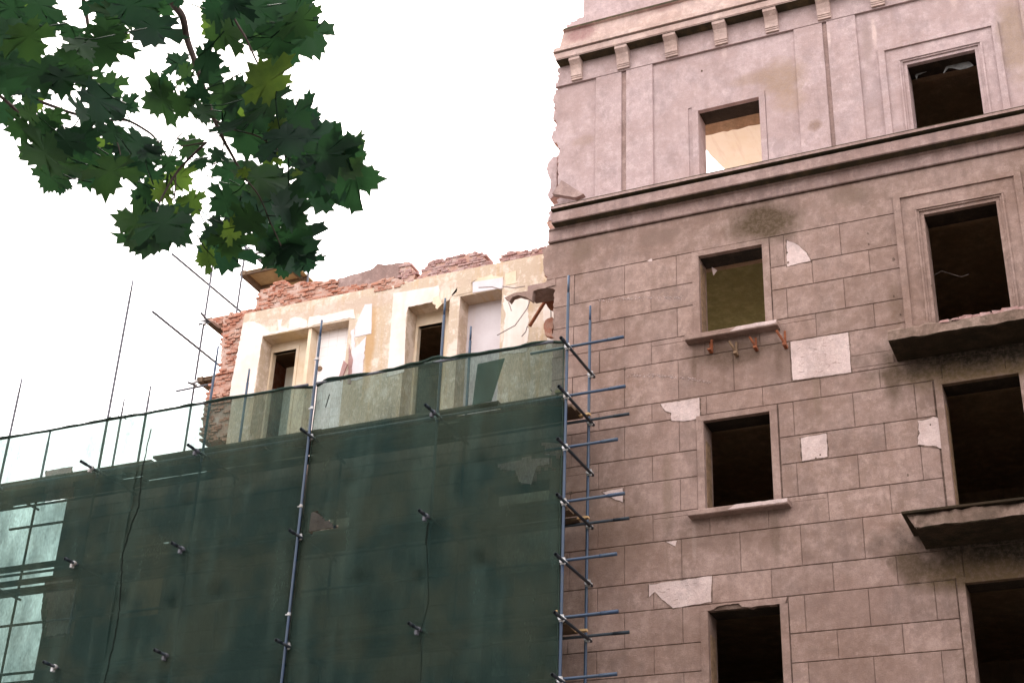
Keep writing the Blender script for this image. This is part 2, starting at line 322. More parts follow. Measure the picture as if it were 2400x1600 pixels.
EDGE = [at(x*.98, y*.98, FY)[::-1] for x, y in [(1250+a/3.137, b/3.137) for a, b in
   ((447,-260),(452,-60),(445,0),(440,60),(400,110),(320,150),(255,190),(230,240),(240,330),(210,350),(190,410),(207,460),(190,530),(205,570),(180,630),(165,680),(143,740),(157,800),(150,860),(172,930),(138,975),(145,1030),(190,1080),(184,1150),(182,1500),(133,1520),(120,1570))]] + \
   [at(x*.98, y*.98, FY)[::-1] for x, y in [(1250+a/3.137, 400+b/3.137) for a, b in ((103,385),(122,440),(125,490),(100,550),(74,585),(76,700),(92,790))]]
EDGE.sort()
random.seed(3)
def edge_x(z):
    if z < 15.72: return -9.44
    if z <= EDGE[0][0]: return EDGE[0][1]
    for (z0, x0), (z1, x1) in zip(EDGE, EDGE[1:]):
        if z0 <= z <= z1: return x0+(x1-x0)*(z-z0)/max(z1-z0, 1e-6)
    return EDGE[-1][1]
def edge_r(z): return edge_x(z)+.06*noise.noise(Vector((0, 3.1, z*14)))+.03*noise.noise(Vector((5, 1, z*5)))*(1 if z > 15.72 else 0)
XA = -8.95                                   # right of this line the wall is built of whole rectangles
def rects_minus(r, holes):
    rs = [r]
    for hx0, hx1, hz0, hz1 in holes:
        nr = []
        for x0, x1, z0, z1 in rs:
            if hx0 >= x1 or hx1 <= x0 or hz0 >= z1 or hz1 <= z0: nr.append((x0, x1, z0, z1)); continue
            if z0 < hz0: nr.append((x0, x1, z0, hz0))
            if z1 > hz1: nr.append((x0, x1, hz1, z1))
            a, b = max(z0, hz0), min(z1, hz1)
            if x0 < hx0: nr.append((x0, hx0, a, b))
            if x1 > hx1: nr.append((hx1, x1, a, b))
        rs = nr
    return rs
# core of the wall
wall = MB()
for r in rects_minus((XA, XR, .14, 24.5), opn): wall.box(r[0], r[1], FY+.016, FY+.45, r[2], r[3], m=1 if r[2] < 15.9 else 0)
z = 12.75
while z < 24.5:
    z1 = min(z+.055, 24.5); zm = (z+z1)/2; x = edge_r(zm)
    b = -.12*abs(noise.noise(Vector((1, 2, zm*9))))-.02
    wall.hexa([(x, FY+.016, z), (XA, FY+.016, z), (XA, FY+.45, z), (x-b, FY+.45, z), (x, FY+.016, z1), (XA, FY+.016, z1), (XA, FY+.45, z1), (x-b, FY+.45, z1)], m=1 if zm < 15.9 else 2)
    z = z1
wall.build('wall_core', [M['render'], M['joint'], M['mortar']], bld)
low = MB()
for r in rects_minus((XL_LOW, XA, .14, 12.72), low_open): low.box(r[0], r[1], FY+.016, FY+.45, r[2], r[3], m=0)
low.build('wall_core', M['joint'], bld)
# stone facing, block by block
JG = .006
excl = []
for x in (-6.07, 1.86, 5.8):
    for z0, z1 in ((14.10, 15.77), (10.85, 12.51), (7.55, 9.19), (4.2, 5.85)): excl.append((x-.70, x+.72, z0, z1+.11))
excl += [(-3.16, -1.06, 13.28, 16.22), (-2.84, -1.39, 9.95, 12.62), (-2.82, -1.38, 6.75, 9.31), (-3.4, -.8, 13.05, 13.28)]
excl += low_open
fac = MB(); faclow = MB()
for k in range(len(JZ)-1):
    zt, zb = JZ[k], JZ[k+1]; xs = Pj if k % 2 == 1 else Qj
    if k == 0: xs = [-9.9, XR]
    for x0, x1 in zip(xs, xs[1:]):
        x1 = min(x1, XR)
        if x1 <= x0: continue
        tn = random.random()
        lowpart = zt <= 13.0
        if lowpart:
            lx = max(x0, XL_LOW)
            if x1 <= XL_LOW: continue
            for r in rects_minus((lx+JG*.5, x1-JG*.5, zb+JG, zt-JG), excl):
                (fac if x0 > -9.2 else faclow).block(*r, FY+rg(0, .003), FY+.02, .007, t=tn)
        else:
            lim = max(edge_x(zb+.05), edge_x(zt-.05))
            if x1 < lim+.02: continue
            if x0 > lim+.05:
                for r in rects_minus((x0+JG*.5, x1-JG*.5, zb+JG, zt-JG), excl): fac.block(*r, FY+rg(0, .003), FY+.02, .007, t=tn)
            else:
                pts = [(x1-JG, zb+JG), (x1-JG, zt-JG)]; zz = zt-JG
                while zz > zb+JG: pts.append((edge_r(zz)-.005, zz)); zz -= .05
                pts.append((edge_r(zb+JG)-.005, zb+JG))
                fac.prism(pts[::-1], FY, FY+.02, t=tn)
random.seed(77); chips = []
for i in range(46):
    zj = random.choice(JZ[1:16]); xj = random.choice(Pj if random.random() < .5 else Qj)
    if -9.2 < xj < -.3 and not any(a-.05 < xj < b+.05 and c-.05 < zj < d+.05 for a, b, c, d in excl): chips.append((xj, zj))
fac.build('stone_facing', M['stone'], bld)
for xj, zj in chips:
    k = rg(.015, .05); q = MB(); q.prism([(xj+k*rg(.5, 1.5)*math.cos(w*1.047), zj+k*rg(.3, .9)*math.sin(w*1.047)) for w in range(6)], FY-.002, FY+.018); q.build('chipped_corner', M['joint'] if random.random() < .7 else M['lime'], bld)
faclow.build('stone_facing', M['stone'], bld)
# painted render of the top storey
top = MB()
tex = [(-6.78, -5.28, 17.2, 19.09), (-3.16, -1.06, 17.2, 19.42), (1.2, 2.6, 17.2, 19.1)]
for r in rects_minus((XA, XR, 17.2, 20.33), tex): top.box(r[0], r[1], FY, FY+.02, r[2], r[3])
z = 17.2
while z < 20.33:
    z1 = min(z+.05, 20.33); x = edge_r((z+z1)/2)-.004; top.box(x, XA, FY, FY+.02, z, z1); z = z1
for r in ((XA, XR, 21.6, 24.5),): top.box(r[0], r[1], FY-.02, FY+.02, r[2], r[3])
z = 21.6
while z < 24.5:
    z1 = z+.05; x = edge_r((z+z1)/2)-.004
    if x < XA: top.box(x, XA, FY-.02, FY+.02, z, z1)
    z = z1
top.build('render_coat', M['render'], bld)
for x0, x1 in ((-8.65, -8.11), (-8.015, -7.47), (-4.67, -4.13), (-4.05, -3.51), (-.66, -.1), (-.02, .52)):
    p = MB(); p.block(x0, x1, 17.2, 20.33, FY-.045, FY, .008); p.build('pilaster', M['render'], bld)
for x0, x1 in ((-8.11, -8.015), (-4.13, -4.05), (-.1, -.02)):
    p = MB(); p.box(x0, x1, FY-.006, FY+.004, 17.2, 20.3); p.build('pilaster_groove', M['ledge'], bld)
# frieze, corbels, cornice
def strip(m, z0, z1, y0, y1=FY, x1=XR, step=.0, mi=0):
    k = z0
    while k < z1-1e-6:
        kk = min(k+.05, z1); x = edge_r((k+kk)/2)-.02
        m.box(x, x1, y0, y1, k, kk, m=mi); k = kk
f = MB(); strip(f, 20.33, 20.80, FY-.055); f.build('frieze', M['render'], bld)
def profile(m, prof, x0, x1, y_in=FY+.02, jag=None, dk=(0,)):      # prof [(y, z)] from bottom to top
    n = len(prof); b = len(m.v)
    for i, (y, z) in enumerate(prof): m.v += [((jag(z) if jag else x0), y, z), (x1, y, z)]
    for i in range(n-1):
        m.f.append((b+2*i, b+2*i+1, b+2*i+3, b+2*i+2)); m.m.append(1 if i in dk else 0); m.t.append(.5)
    for sd_ in (0, 1):
        q = [b+2*i+sd_ for i in range(n)]
        m.v += [(m.v[q[-1]][0], y_in, prof[-1][1]), (m.v[q[0]][0], y_in, prof[0][1])]
        q += [len(m.v)-2, len(m.v)-1]
        m.f.append(tuple(q) if sd_ else tuple(q[::-1])); m.m.append(0); m.t.append(.5)
cor = MB()
jg = lambda z: edge_x(z+.2)+.02*noise.noise(Vector((z*30, 0, 0)))
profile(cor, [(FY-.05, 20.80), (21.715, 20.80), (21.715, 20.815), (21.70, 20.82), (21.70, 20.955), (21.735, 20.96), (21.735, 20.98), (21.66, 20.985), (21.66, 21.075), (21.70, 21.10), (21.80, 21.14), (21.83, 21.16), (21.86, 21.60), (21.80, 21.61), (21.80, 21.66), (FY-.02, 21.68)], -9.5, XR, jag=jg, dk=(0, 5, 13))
cor.build('cornice', [M['cornice'], M['soot_shade']], bld)
for x in [-9.05+.9975*k for k in range(0, 15)]:
    c = MB(); w = .125
    pr = [(FY-.05, 20.36), (21.90, 20.36), (21.90, 20.40), (21.885, 20.405), (21.885, 20.435), (21.87, 20.44), (21.87, 20.50), (21.855, 20.58), (21.815, 20.66), (21.75, 20.72), (21.73, 20.735), (21.73, 20.80), (FY-.05, 20.80)]
    xl = x-w if x > -9 else x-.10
    b = len(c.v)
    for y, z in pr: c.v += [(xl, y, z), (x+w, y, z)]
    n = len(pr)
    for i in range(n-1): c.f.append((b+2*i, b+2*i+1, b+2*i+3, b+2*i+2)); c.m.append(0); c.t.append(.5)
    c.f.append(tuple(b+2*i+1 for i in range(n))); c.m.append(0); c.t.append(.5)
    c.f.append(tuple(b+2*i for i in range(n))[::-1]); c.m.append(0); c.t.append(.5)
    c.build('corbel', M['cornice'], bld)
# ledge between the storeys, fascia band under it
led = MB(); jl = lambda z: -9.42+.02*noise.noise(Vector((z*30, 0, 0)))
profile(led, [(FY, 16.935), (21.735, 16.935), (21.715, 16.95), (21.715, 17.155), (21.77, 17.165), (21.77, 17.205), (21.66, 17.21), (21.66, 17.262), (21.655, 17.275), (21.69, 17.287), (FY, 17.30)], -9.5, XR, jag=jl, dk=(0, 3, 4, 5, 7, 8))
led.build('ledge', [M['ledge'], M['soot_shade']], bld)  # undersides and lip grooves coloured darker to deepen their shade
f = MB(); profile(f, [(FY, 16.66), (21.955, 16.66), (21.935, 16.675), (21.935, 16.90), (21.90, 16.915), (21.90, 16.935), (FY, 16.935)], -9.5, XR, jag=lambda z: -9.56); f.build('moulding', [M['ledge'], M['joint']], bld)  # underside face takes the darker joint colour to deepen its shade line
# plain window surrounds and sills
def frame_strips(m, x0, x1, z0, z1, w, y0, y1, wt=None):
    wt = wt or w
    m.box(x0-w, x0, y0, y1, z0, z1); m.box(x1, x1+w, y0, y1, z0, z1); m.box(x0-w, x1+w, y0, y1, z1, z1+wt)
def plain(x0, x1, z0, z1, w=.12, mat='stone', broken=False):
    m = MB()
    m.box(x0-w, x0+.004, FY-.012, FY+.46, z0, z1); m.box(x1-.004, x1+w, FY-.012, FY+.46, z0, z1)
    if broken:
        h = [(x0-w, z1), (x0+.03, z1), (x0+.10, z1+.02), (x0+.16, z1+.06), (x0+.5, z1+.08), (x0+.56, z1+.02), (x0+.68, z1-.01), (x0+.8, z1+.0), (x1+w, z1), (x1+w, z1+.10), (x0-w, z1+.10)]
        m.prism(ragged(h[:9], .04, .006, False)[:-1]+h[9:], FY-.012, FY+.1); 
    else:
        m.box(x0-w, x1+w, FY-.012, FY+.09, z1-.004, z1+.10)
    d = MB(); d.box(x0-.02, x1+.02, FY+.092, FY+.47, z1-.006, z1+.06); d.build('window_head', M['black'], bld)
    m.build('window_surround', M[mat], bld)
plain(-6.655, -5.485, 14.10, 15.77); plain(-6.645, -5.495, 10.85, 12.51); plain(-6.655, -5.485, 7.55, 9.19, broken=True); plain(-6.59, -5.40, 17.24, 18.98, .11, 'render')
plain(-2.70, -1.52, 9.95, 12.53, .11); plain(-2.69, -1.50, 6.75, 9.23, .11)
for x in (1.86, 5.8):
    for z0, z1 in ((14.10, 15.77), (10.85, 12.51), (7.55, 9.19)): plain(x-.575, x+.575, z0, z1)
def sill(x0, x1, z0, z1, split):
    s = MB(); s.block(x0, x1, z0, z1, 21.80, FY+.3, .012); o = s.build('window_sill', M['stone'], bld)
    q = MB(); a = [(split, z1-.004), (split-.06, (z0+z1)/2), (split-.12, z0+.02), (x1-.02, z0+.03), (x1-.015, z1-.004)]
    q.prism(ragged(a, .05, .004), 21.795, 21.82); q.build('bare_patch', M['lime'], o)
sill(-6.88, -5.24, 14.0, 14.10, -5.95); sill(-6.89, -5.22, 10.755, 10.85, -6.1); sill(-6.88, -5.24, 7.45, 7.55, -5.8)
# moulded surrounds (windows over the balconies)
def ornate(x0, x1, z0, z1, top, mat):
    m = MB(); a, b = -3.16, -1.055
    y = FY
    m.box(a, a+.115, y-.055, y+.02, z0, top); m.box(b-.115, b, y-.055, y+.02, z0, top); m.box(a, b, y-.056, y+.021, top-.09, top)
    m.box(a+.115, x0-.13, y-.018, y+.02, z0, top-.09); m.box(x1+.13, b-.115, y-.018, y+.02, z0, top-.09); m.box(x0-.13, x1+.13, y-.018, y+.02, z1+.115, top-.09)
    for w0, w1, yy in ((.10, .13, -.045), (.065, .10, -.02), (0., .065, .012)):
        k4 = .004 if w0 == 0 else 0; m.box(x0-w1, x0-w0+k4, y+yy, y+.46, z0, z1+w0); m.box(x1+w0-k4, x1+w1, y+yy, y+.46, z0, z1+w0)
        m.box(x0-w1, x1+w1, y+yy, y+.46, z1+w0*.9-k4, z1+w1*.9)
    m.build('window_surround', M[mat], bld)
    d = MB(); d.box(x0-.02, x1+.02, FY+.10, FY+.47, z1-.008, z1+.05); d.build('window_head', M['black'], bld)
ornate(-2.69, -1.50, 17.24, 18.95, 19.42, 'render'); ornate(-2.69, -1.50, 13.28, 15.75, 16.22, 'stone')
# rubble slab and torn strip at the broken corner
q = MB(); t3 = [at(x*.98, y*.98, 21.8) for x, y in ((1298, 459), (1320, 427), (1346, 445), (1371, 460), (1352, 468))]
q.prism(ragged(t3, .08, .006), 21.72, 21.84); tag(q.build('loose_slab', M['ledge']), 'pointed grey rubble slab lying on the left end of the long ledge', 'rubble')
q = MB(); t3 = [at(x*.98, y*.98, 22.1) for x, y in ((1306, 367), (1298, 367), (1285, 379), (1280, 398), (1288, 418), (1290, 437), (1283, 459), (1288, 468), (1298, 456), (1303, 447))]
q.prism(ragged(t3, .05, .01), 22.1, 22.4); q.build('torn_wall_strip', M['render'], bld)
# broken lintel over the lost window
q = MB(); L = [at(x, y, 21.98) for x, y in ((1159, 683), (1180, 673), (1215, 667), (1252, 648), (1275, 640), (1276, 654), (1225, 668), (1222, 690), (1208, 682), (1190, 678), (1176, 682), (1170, 692))]
q.prism(ragged(L, .07, .008), 21.98, 22.10); q.build('broken_lintel', [M['stone']], bld)
q = MB(); q.box(-10.0, -9.44, 22.03, 22.45, 15.70, 15.86); q.build('broken_lintel', M['ledge'], bld)
# balcony slabs
def balcony(x0, x1, yf, z0, z1, plate):
    m = MB(); n = 26
    pr = []
    for i in range(n+1):
        x = x0+(x1-x0)*i/n; j = lambda a, s: a*noise.noise(Vector((x*3.1, s, z0)))+a*.6*noise.noise(Vector((x*11, s, z0)))
        pr.append(((x, yf+.03+j(.05, 1), z0), (x, yf+j(.05, 2), z0+.02), (x, yf+.01+j(.07, 3), z1-.03+j(.04, 4)), (x, yf+.07+j(.05, 6), z1+.02+j(.06, 5)), (x, FY, z1)))
    b = len(m.v)
    for p in pr: m.v += list(p)+[(p[0][0], FY, z0)]
    for i in range(n):
        o = b+6*i; p = o+6
        for k, mi in ((0, 0), (1, 1), (2, 1), (3, 1), (5, 0)):
            k2 = (k+1) % 6 if k != 5 else 0
            m.f.append((o+k, p+k, p+k2, o+k2)); m.m.append(mi); m.t.append(.5)
    for o in (b, b+6*n): m.f.append(tuple(range(o, o+6))); m.m.append(1); m.t.append(.5)
    o = m.build('balcony_slab', [M['moss_shade'], M['balc']], bld)
    if plate:
        q = MB(); q.box(x0-.16, x1, yf-.06, FY, z1+.0, z1+.035); q.build('flashing', M['moss_shade'], o)
        q = MB(); q.prism([(x0-.1, z1), (x0+.1, z1), (x0+.08, z0+.06), (x0+.02, z0+.0)], yf+.02, yf+.08); q.build('torn_edge', M['balc'], o)
    else:
        q = MB(); random.seed(11)
        for i in range(60):
            x = rg(x0+.8, x1-.1); s = rg(.015, .05); q.hexa([(x+a*s*rg(.6, 2), yf+.05+bb*s*rg(.6, 1), z1+cc*s*rg(.3, 1)) for a, bb, cc in ((-1,-1,-1),(1,-1,-1),(1,1,-1),(-1,1,-1),(-1,-1,1),(1,-1,1),(1,1,1),(-1,1,1))])
        q.build('crumbled_edge', M['brickpink'], o)
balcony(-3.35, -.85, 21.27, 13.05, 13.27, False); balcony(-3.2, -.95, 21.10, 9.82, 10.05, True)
# bare plaster patches, chalky scuffs, bolt holes
def patch(pts, name='bare_patch', mat='lime', y=FY-.006, dy=.012, parent=None, amp=.008, src=False):
    A_ = [at(*p, y) for p in pts]; m = MB(); m.prism(ragged(A_, .06, amp), y, y+dy); o = m.build(name, M[mat], parent or bld)
    if name == 'bare_patch' and y < 22.1:
        cx = sum(p[0] for p in A_)/len(A_); cz = sum(p[1] for p in A_)/len(A_); w = max(p[0] for p in A_)-min(p[0] for p in A_)
        k = 1+.035/max(w, .2); q = MB(); q.prism(ragged([(cx+(a-cx)*k, cz+(b-cz)*k-.004) for a, b in A_], .04, .011), y+.003, y+dy-.001); q.build('broken_rim', M['joint'], o)
        if w > .5:
            q = MB()
            for i in range(int(26*w)):
                a = cx+rg(-.5, .5)*w; b = cz+rg(-.3, .3)
                if inside((a, b), A_): t_ = rg(-.5, 1.2); L = rg(.03, .09); q.tube((a, y-.001, b), (a+L*math.cos(t_), y-.001, b+L*math.sin(t_)), .0025, 3)
            q.build('scratches', M['ledge'], o)['kind'] = 'stuff'
    return o
patch([(1807,553),(1830,561),(1852,580),(1862,599),(1836,604),(1808,612)])
patch([(1815,785),(1948,763),(1955,855),(1821,873)], amp=.004)
patch([(1517,927),(1560,921),(1607,913),(1607,961),(1570,966),(1542,965),(1541,948),(1528,944)])
patch([(1839,1005),(1898,995),(1901,1048),(1843,1058)], amp=.006)
patch([(1490,1342),(1560,1332),(1634,1322),(1633,1381),(1580,1390),(1545,1396),(1520,1375),(1505,1358),(1490,1370)])
patch([(1383,1130),(1430,1120),(1431,1152),(1405,1143)])
patch([(2110,966),(2135,960),(2165,957),(2172,990),(2178,1030),(2140,1024),(2110,1020)], amp=.02)
patch([(1530,1243),(1554,1240),(1550,1253)])
patch([(1140,1062),(1200,1050),(1262,1040),(1262,1065),(1232,1070),(1220,1112),(1192,1106),(1183,1080),(1145,1076)])
patch([(709,1168),(740,1185),(775,1208),(705,1220)])
patch([(105,1335),(160,1318),(170,1325),(165,1400),(160,1452),(100,1462),(96,1400)], amp=.02)
patch([(105,1082),(165,1072),(165,1140),(103,1150)], amp=.02)
random.seed(5)
for (xa, ya, xb, yb, bow) in ((1375, 690, 1570, 685, -4), (1440, 862, 1637, 879, -6)):
    m = MB()
    for i in range(170):
        u = random.random(); px = xa+(xb-xa)*u; py = ya+(yb-ya)*u+bow*math.sin(u*3.1)+random.gauss(0, 2.2)
        x, z = at(px, py, FY-.004); a = rg(.004, .02); h = rg(.002, .008)
        m.prism([(x-a, z), (x, z-h), (x+a, z+.2*h), (x, z+h)], FY-.004, FY+.004)
    m.build('chalk_scuff', M['lime'], bld)
for px, py in ((1993,535),(1995,560),(2052,595),(2053,680),(2068,722),(1808,580),(1810,603),(1884,1044),(1874,1052),(2140,655),(1612,163),(2085,1090),(2137,975)):
    x, z = at(px, py, FY-.006); k = rg(.012, .024); m = MB(); m.prism([(x+k*math.cos(w*.785), z+k*1.2*math.sin(w*.785)) for w in range(8)], FY-.0075, FY+.004); m.build('bolt_hole', M['joint'], bld)
patch([(1634,613),(1646,620),(1639,632)], y=22.3)
# cut steel brackets left in the wall under a sill
for px, py, kk in ((1633, 800, .6), (1692, 800, 1.), (1737, 790, .85), (1804, 775, 1.3)):
    x, z = at(px, py, FY); b = MB()
    b.box(x-.02, x+.015, FY-.02, FY+.02, z-.12*kk, z+.12); b.tube((x-.09*kk if px != 1633 else x+.06, FY-.14, z+.09), (x+.02, FY-.01, z-.14*kk), .022, 6)
    b.box(x-.02, x+.035, FY-.16, FY, z-.17*kk, z-.13*kk); b.build('cut_bracket', M['rust'] if px != 1692 else M['wood'], bld)
# remains of window frames
for x0, z0, z1, mt in ((-6.655, 14.10, 15.77, 'wood'), (-6.645, 10.85, 12.3, 'wood'), (-6.655, 7.55, 8.95, 'wood'), (-2.70, 9.95, 12.35, 'wood')):
    m = MB(); m.box(x0+.003, x0+.02, FY+.10, FY+.34, z0, z1-.12)
    m.build('window_frame', M[mt], bld)
# rooms behind the openings
m = MB()
for z0 in (3.0, 6.35, 9.62, 12.9):
    m.box(-8.9 if z0 > 12 else -20, XR, FY+.45, 27.5, z0, z0+.32)
m.build('floor_slab', M['dirt'], bld)
m = MB(); m.box(-9.0, -4.3, FY+.45, 27.5, 16.22, 16.56); m.build('floor_slab', M['olive'], bld)
m = MB(); m.box(-9.0, -4.3, FY+.45, 27.5, 16.565, 16.6); m.build('bounce_screed', M['lime'], bld); m = MB(); m.box(-8.9, -4.35, FY+.5, 27.6, 13.222, 13.25); m.build('bounce_screed', M['lime'], bld)  # pale floors, unseen, added to bounce daylight onto the ceilings
m = MB(); m.box(-4.3, XR, FY+.45, 27.5, 16.22, 16.6); m.box(-4.3, XR, FY+.45, 27.5, 19.25, 19.5); m.build('floor_slab', M['dirt'], bld)
m = MB(); m.box(-20, XR, 27.5, 27.9, .1, 12.9); m.box(-4.3, XR, 27.5, 27.9, 12.9, 16.3); m.box(-4.3, XR, 27.5, 27.9, 16.3, 19.5)
for x in (-19.9, -12, -4.3, -.2, 4, XR-.3):
    m.box(x, x+.18, FY+.45, 27.5, .1, 12.9)
for x in (-4.3, -.2, 4, XR-.3): m.box(x, x+.18, FY+.45, 27.5, 12.9, 19.5)
m.build('inner_wall', M['dirt'], bld)
for x0, x1, z in ((-6.7, -5.4, 15.9), (-6.7, -5.4, 12.64), (-6.7, -5.4, 9.38), (-2.8, -1.4, 12.66), (-2.8, -1.4, 9.36), (-2.8, -1.4, 15.9), (-2.8, -1.4, 19.08)): m = MB(); m.box(x0-.2, x1+.2, FY+.47, FY+.75, z-.04, z+.3); m.build('timber_lintel', M['dirt'], bld)
# broken yellow ceiling seen through the top window
cz = 19.3; P = [(-7.06, 23.0), (-5.2, 22.85), (-5.0, 25.1), (-6.3, 25.1), (-6.72, 24.9), (-6.80, 24.5), (-6.86, 24.1), (-6.93, 23.75), (-7.0, 23.45)]
P = [(x, y) for x, y in ragged(P, .12, .025)]
m = MB(); b = len(m.v); n = len(P)
m.v += [(x, y, cz) for x, y in P]+[(x, y, cz+.14) for x, y in P]
m.f.append(tuple(range(n))[::-1]); m.m.append(0); m.t.append(.5); m.f.append(tuple(range(n, 2*n))); m.m.append(0); m.t.append(.5)
for i in range(n): m.f.append((i, (i+1) % n, n+(i+1) % n, n+i)); m.m.append(1); m.t.append(.5)
m.build('broken_ceiling', [M['yellow'], M['brick']], bld)
m = MB(); m.prism(ragged([(-7.3, 19.02), (-4.9, 19.02), (-4.9, 19.4), (-7.3, 19.4)], .1, .02), 22.46, 22.86); m.build('timber_lintel', M['dirt'], bld)
# hanging scraps inside the upper right window, cracked line inside the one below
m = MB(); sc = [at(x*.98, y*.98, 22.3) for x, y in ((2217,157),(2222,145),(2240,138),(2262,139),(2275,147),(2282,154),(2268,160),(2250,164),(2232,160),(2222,160),(2214,170),(2210,172))]
m.prism(sc, 22.3, 22.312); tag(m.build('hanging_scrap', M['plastic']), 'large torn grey scrap hanging inside the dark window under the cornice', 'scrap'); m = MB(); sc = [at(x*.98, y*.98, 22.32) for x, y in ((2145,178),(2147,173),(2165,167),(2192,155),(2170,169),(2152,176),(2148,187))]
m.prism(sc, 22.32, 22.33); tag(m.build('hanging_scrap', M['plastic']), 'thin pale strip hanging at the left inside the dark window under the cornice', 'scrap')
m = MB(); pts = [at(x*.98, y*.98, 23.2) for x, y in ((2184,648),(2207,635),(2252,649),(2270,643))]
m.path([(x, 23.2, z) for x, z in pts], .008, 5); m.build('loose_wire', M['rebar'], bld)

# ---------------------------------------------------------------- ruined wing: inner wall laid bare, broken brick on top
CY = 23.4
ruin = thing('ruined_wing', (-13.5, 23.4, 0), 'ruined wing: cream inner wall with two doorways and broken red brick on top', 'ruin')
m = MB()
holes = [(-16.84, -14.70, 12.9, 16.75), (-13.32, -12.35, 12.9, 16.8), (-12.12, -11.18, 12.9, 16.8)]
for r in rects_minus((-17.40, -8.3, 9.0, 17.38), holes): m.box(r[0], r[1], CY, CY+.40, r[2], r[3])
doors = [(-16.80, -16.18, 12.9, 16.54), (-13.27, -12.68, 12.9, 16.52)]
m.box(-17.40, -8.3, CY+.02, CY+.40, 17.38, 17.44)
m.build('inner_wall', M['cream'], ruin)
m = MB()
for r in rects_minus((-16.9, -15.55, 12.9, 16.8), doors): m.box(r[0], r[1], CY+.40, CY+.50, r[2], r[3])
m.build('niche_back', M['palewarm'], ruin); m = MB()
for r in rects_minus((-13.4, -12.3, 12.9, 16.85), doors): m.box(r[0], r[1], CY+.40, CY+.50, r[2], r[3])
m.build('niche_back', M['palewarm'], ruin)
m = MB(); m.box(-15.70, -15.62, CY+.03, CY+.41, 12.9, 16.74); m.build('niche_partition', M['palewarm'], ruin)
for (x0, x1, z0, z1) in doors:
    q = MB(); q.box(x0-.03, x0+.015, CY+.385, CY+.52, z0, z1); q.box(x1-.015, x1+.05, CY+.385, CY+.52, z0, z1); q.box(x0-.03, x1+.05, CY+.385, CY+.52, z1, z1+.06); q.build('door_frame', M['palewarm'], ruin)
m = MB(); m.box(-15.62, -14.6, CY+.28, CY+.42, 12.9, 16.8); m.build('tiled_wall', M['tile'], ruin)
m = MB(); m.box(-12.15, -11.15, CY+.40, CY+.6, 12.9, 16.85); m.build('niche_back', M['paintpink'], ruin)
# dim rooms behind the doorways
m = MB(); m.box(-18.0, -8.6, 26.8, 27.0, 9, 17.2); m.box(-18, -8.6, CY+.66, 26.8, 17.05, 17.25); m.box(-18.1, -17.9, CY+.4, 26.8, 9, 17.2); m.box(-14.9, -14.8, CY+.4, 26.8, 9, 17.1); m.box(-8.7, -8.6, CY+.4, 26.8, 9, 17.2)
m.build('back_room', M['dirt'], ruin)
m = MB(); m.box(-16.95, -16.72, CY+1.2, CY+1.35, 12.9, 16.6); m.prism(ragged([(-16.9, 13), (-16.55, 13), (-16.5, 16.2), (-16.75, 16.6), (-16.9, 16.4)], .15, .03), 25.2, 25.3); m.prism(ragged([(-16.3, 13), (-15.7, 13), (-15.7, 16.4), (-16.3, 15.9)], .15, .03), 24.9, 25.0); m.build('peeling_partition', M['yellow'], ruin)
# layers of paint and plaster that stayed on the wall
def layer(pts, mat, amp=.015, y=CY-.008, name='plaster_layer', dy=.014):
    return patch(pts, name, mat, y, dy, ruin, amp)
Zc = lambda ox, oy, s, *ps: [((ox+x/s)*.98, (oy+y/s)*.98) for x, y in ps]
A = lambda *p: Zc(560, 680, 6.03, *p)
B = lambda *p: Zc(880, 600, 5.227, *p)
layer(A((60,450),(230,440),(330,500),(380,540),(450,590),(560,570),(540,420),(620,400),(600,500),(700,540),(720,400),(800,370),(910,400),(960,430),(960,520),(335,645),(300,860),(200,1520),(-140,1500)), 'paint')
layer(A((970,500),(1000,370),(1200,350),(1620,270),(1640,400),(1560,385),(1400,430),(1100,480),(985,520)), 'paint')
layer(A((1640,520),(1780,200),(1880,190),(1870,610),(1640,660)), 'paintpink', .004)
layer(A((1580,560),(1630,540),(1640,820),(1790,660),(1740,1250),(1560,1290),(1590,900)), 'paintpink')
layer(B((220,455),(720,375),(770,355),(790,420),(770,560),(700,560),(400,625),(375,700),(350,1420),(140,1480),(180,1000)), 'paint', .006)
layer(B((790,370),(860,385),(980,320),(1000,440),(930,480),(990,480),(1180,440),(1185,300),(1100,290),(1030,340),(930,500),(860,560),(790,600)), 'cream')
layer(B((1190,320),(1560,260),(1560,390),(1190,450)), 'paintpink', .003, CY-.012)
layer(B((1175,330),(1250,270),(1420,230),(1560,255),(1560,265),(1185,325)), 'palewarm', .02)
layer(B((1590,210),(1720,190),(1735,330),(1600,350)), 'palewarm', .02)
layer(B((1560,480),(1870,480),(1870,900),(1850,1170),(1545,1200),(1590,700)), 'paint', .02)
layer(B((2060,560),(2180,480),(2180,1120),(2090,1130),(2110,950),(2050,800)), 'paint', .02)
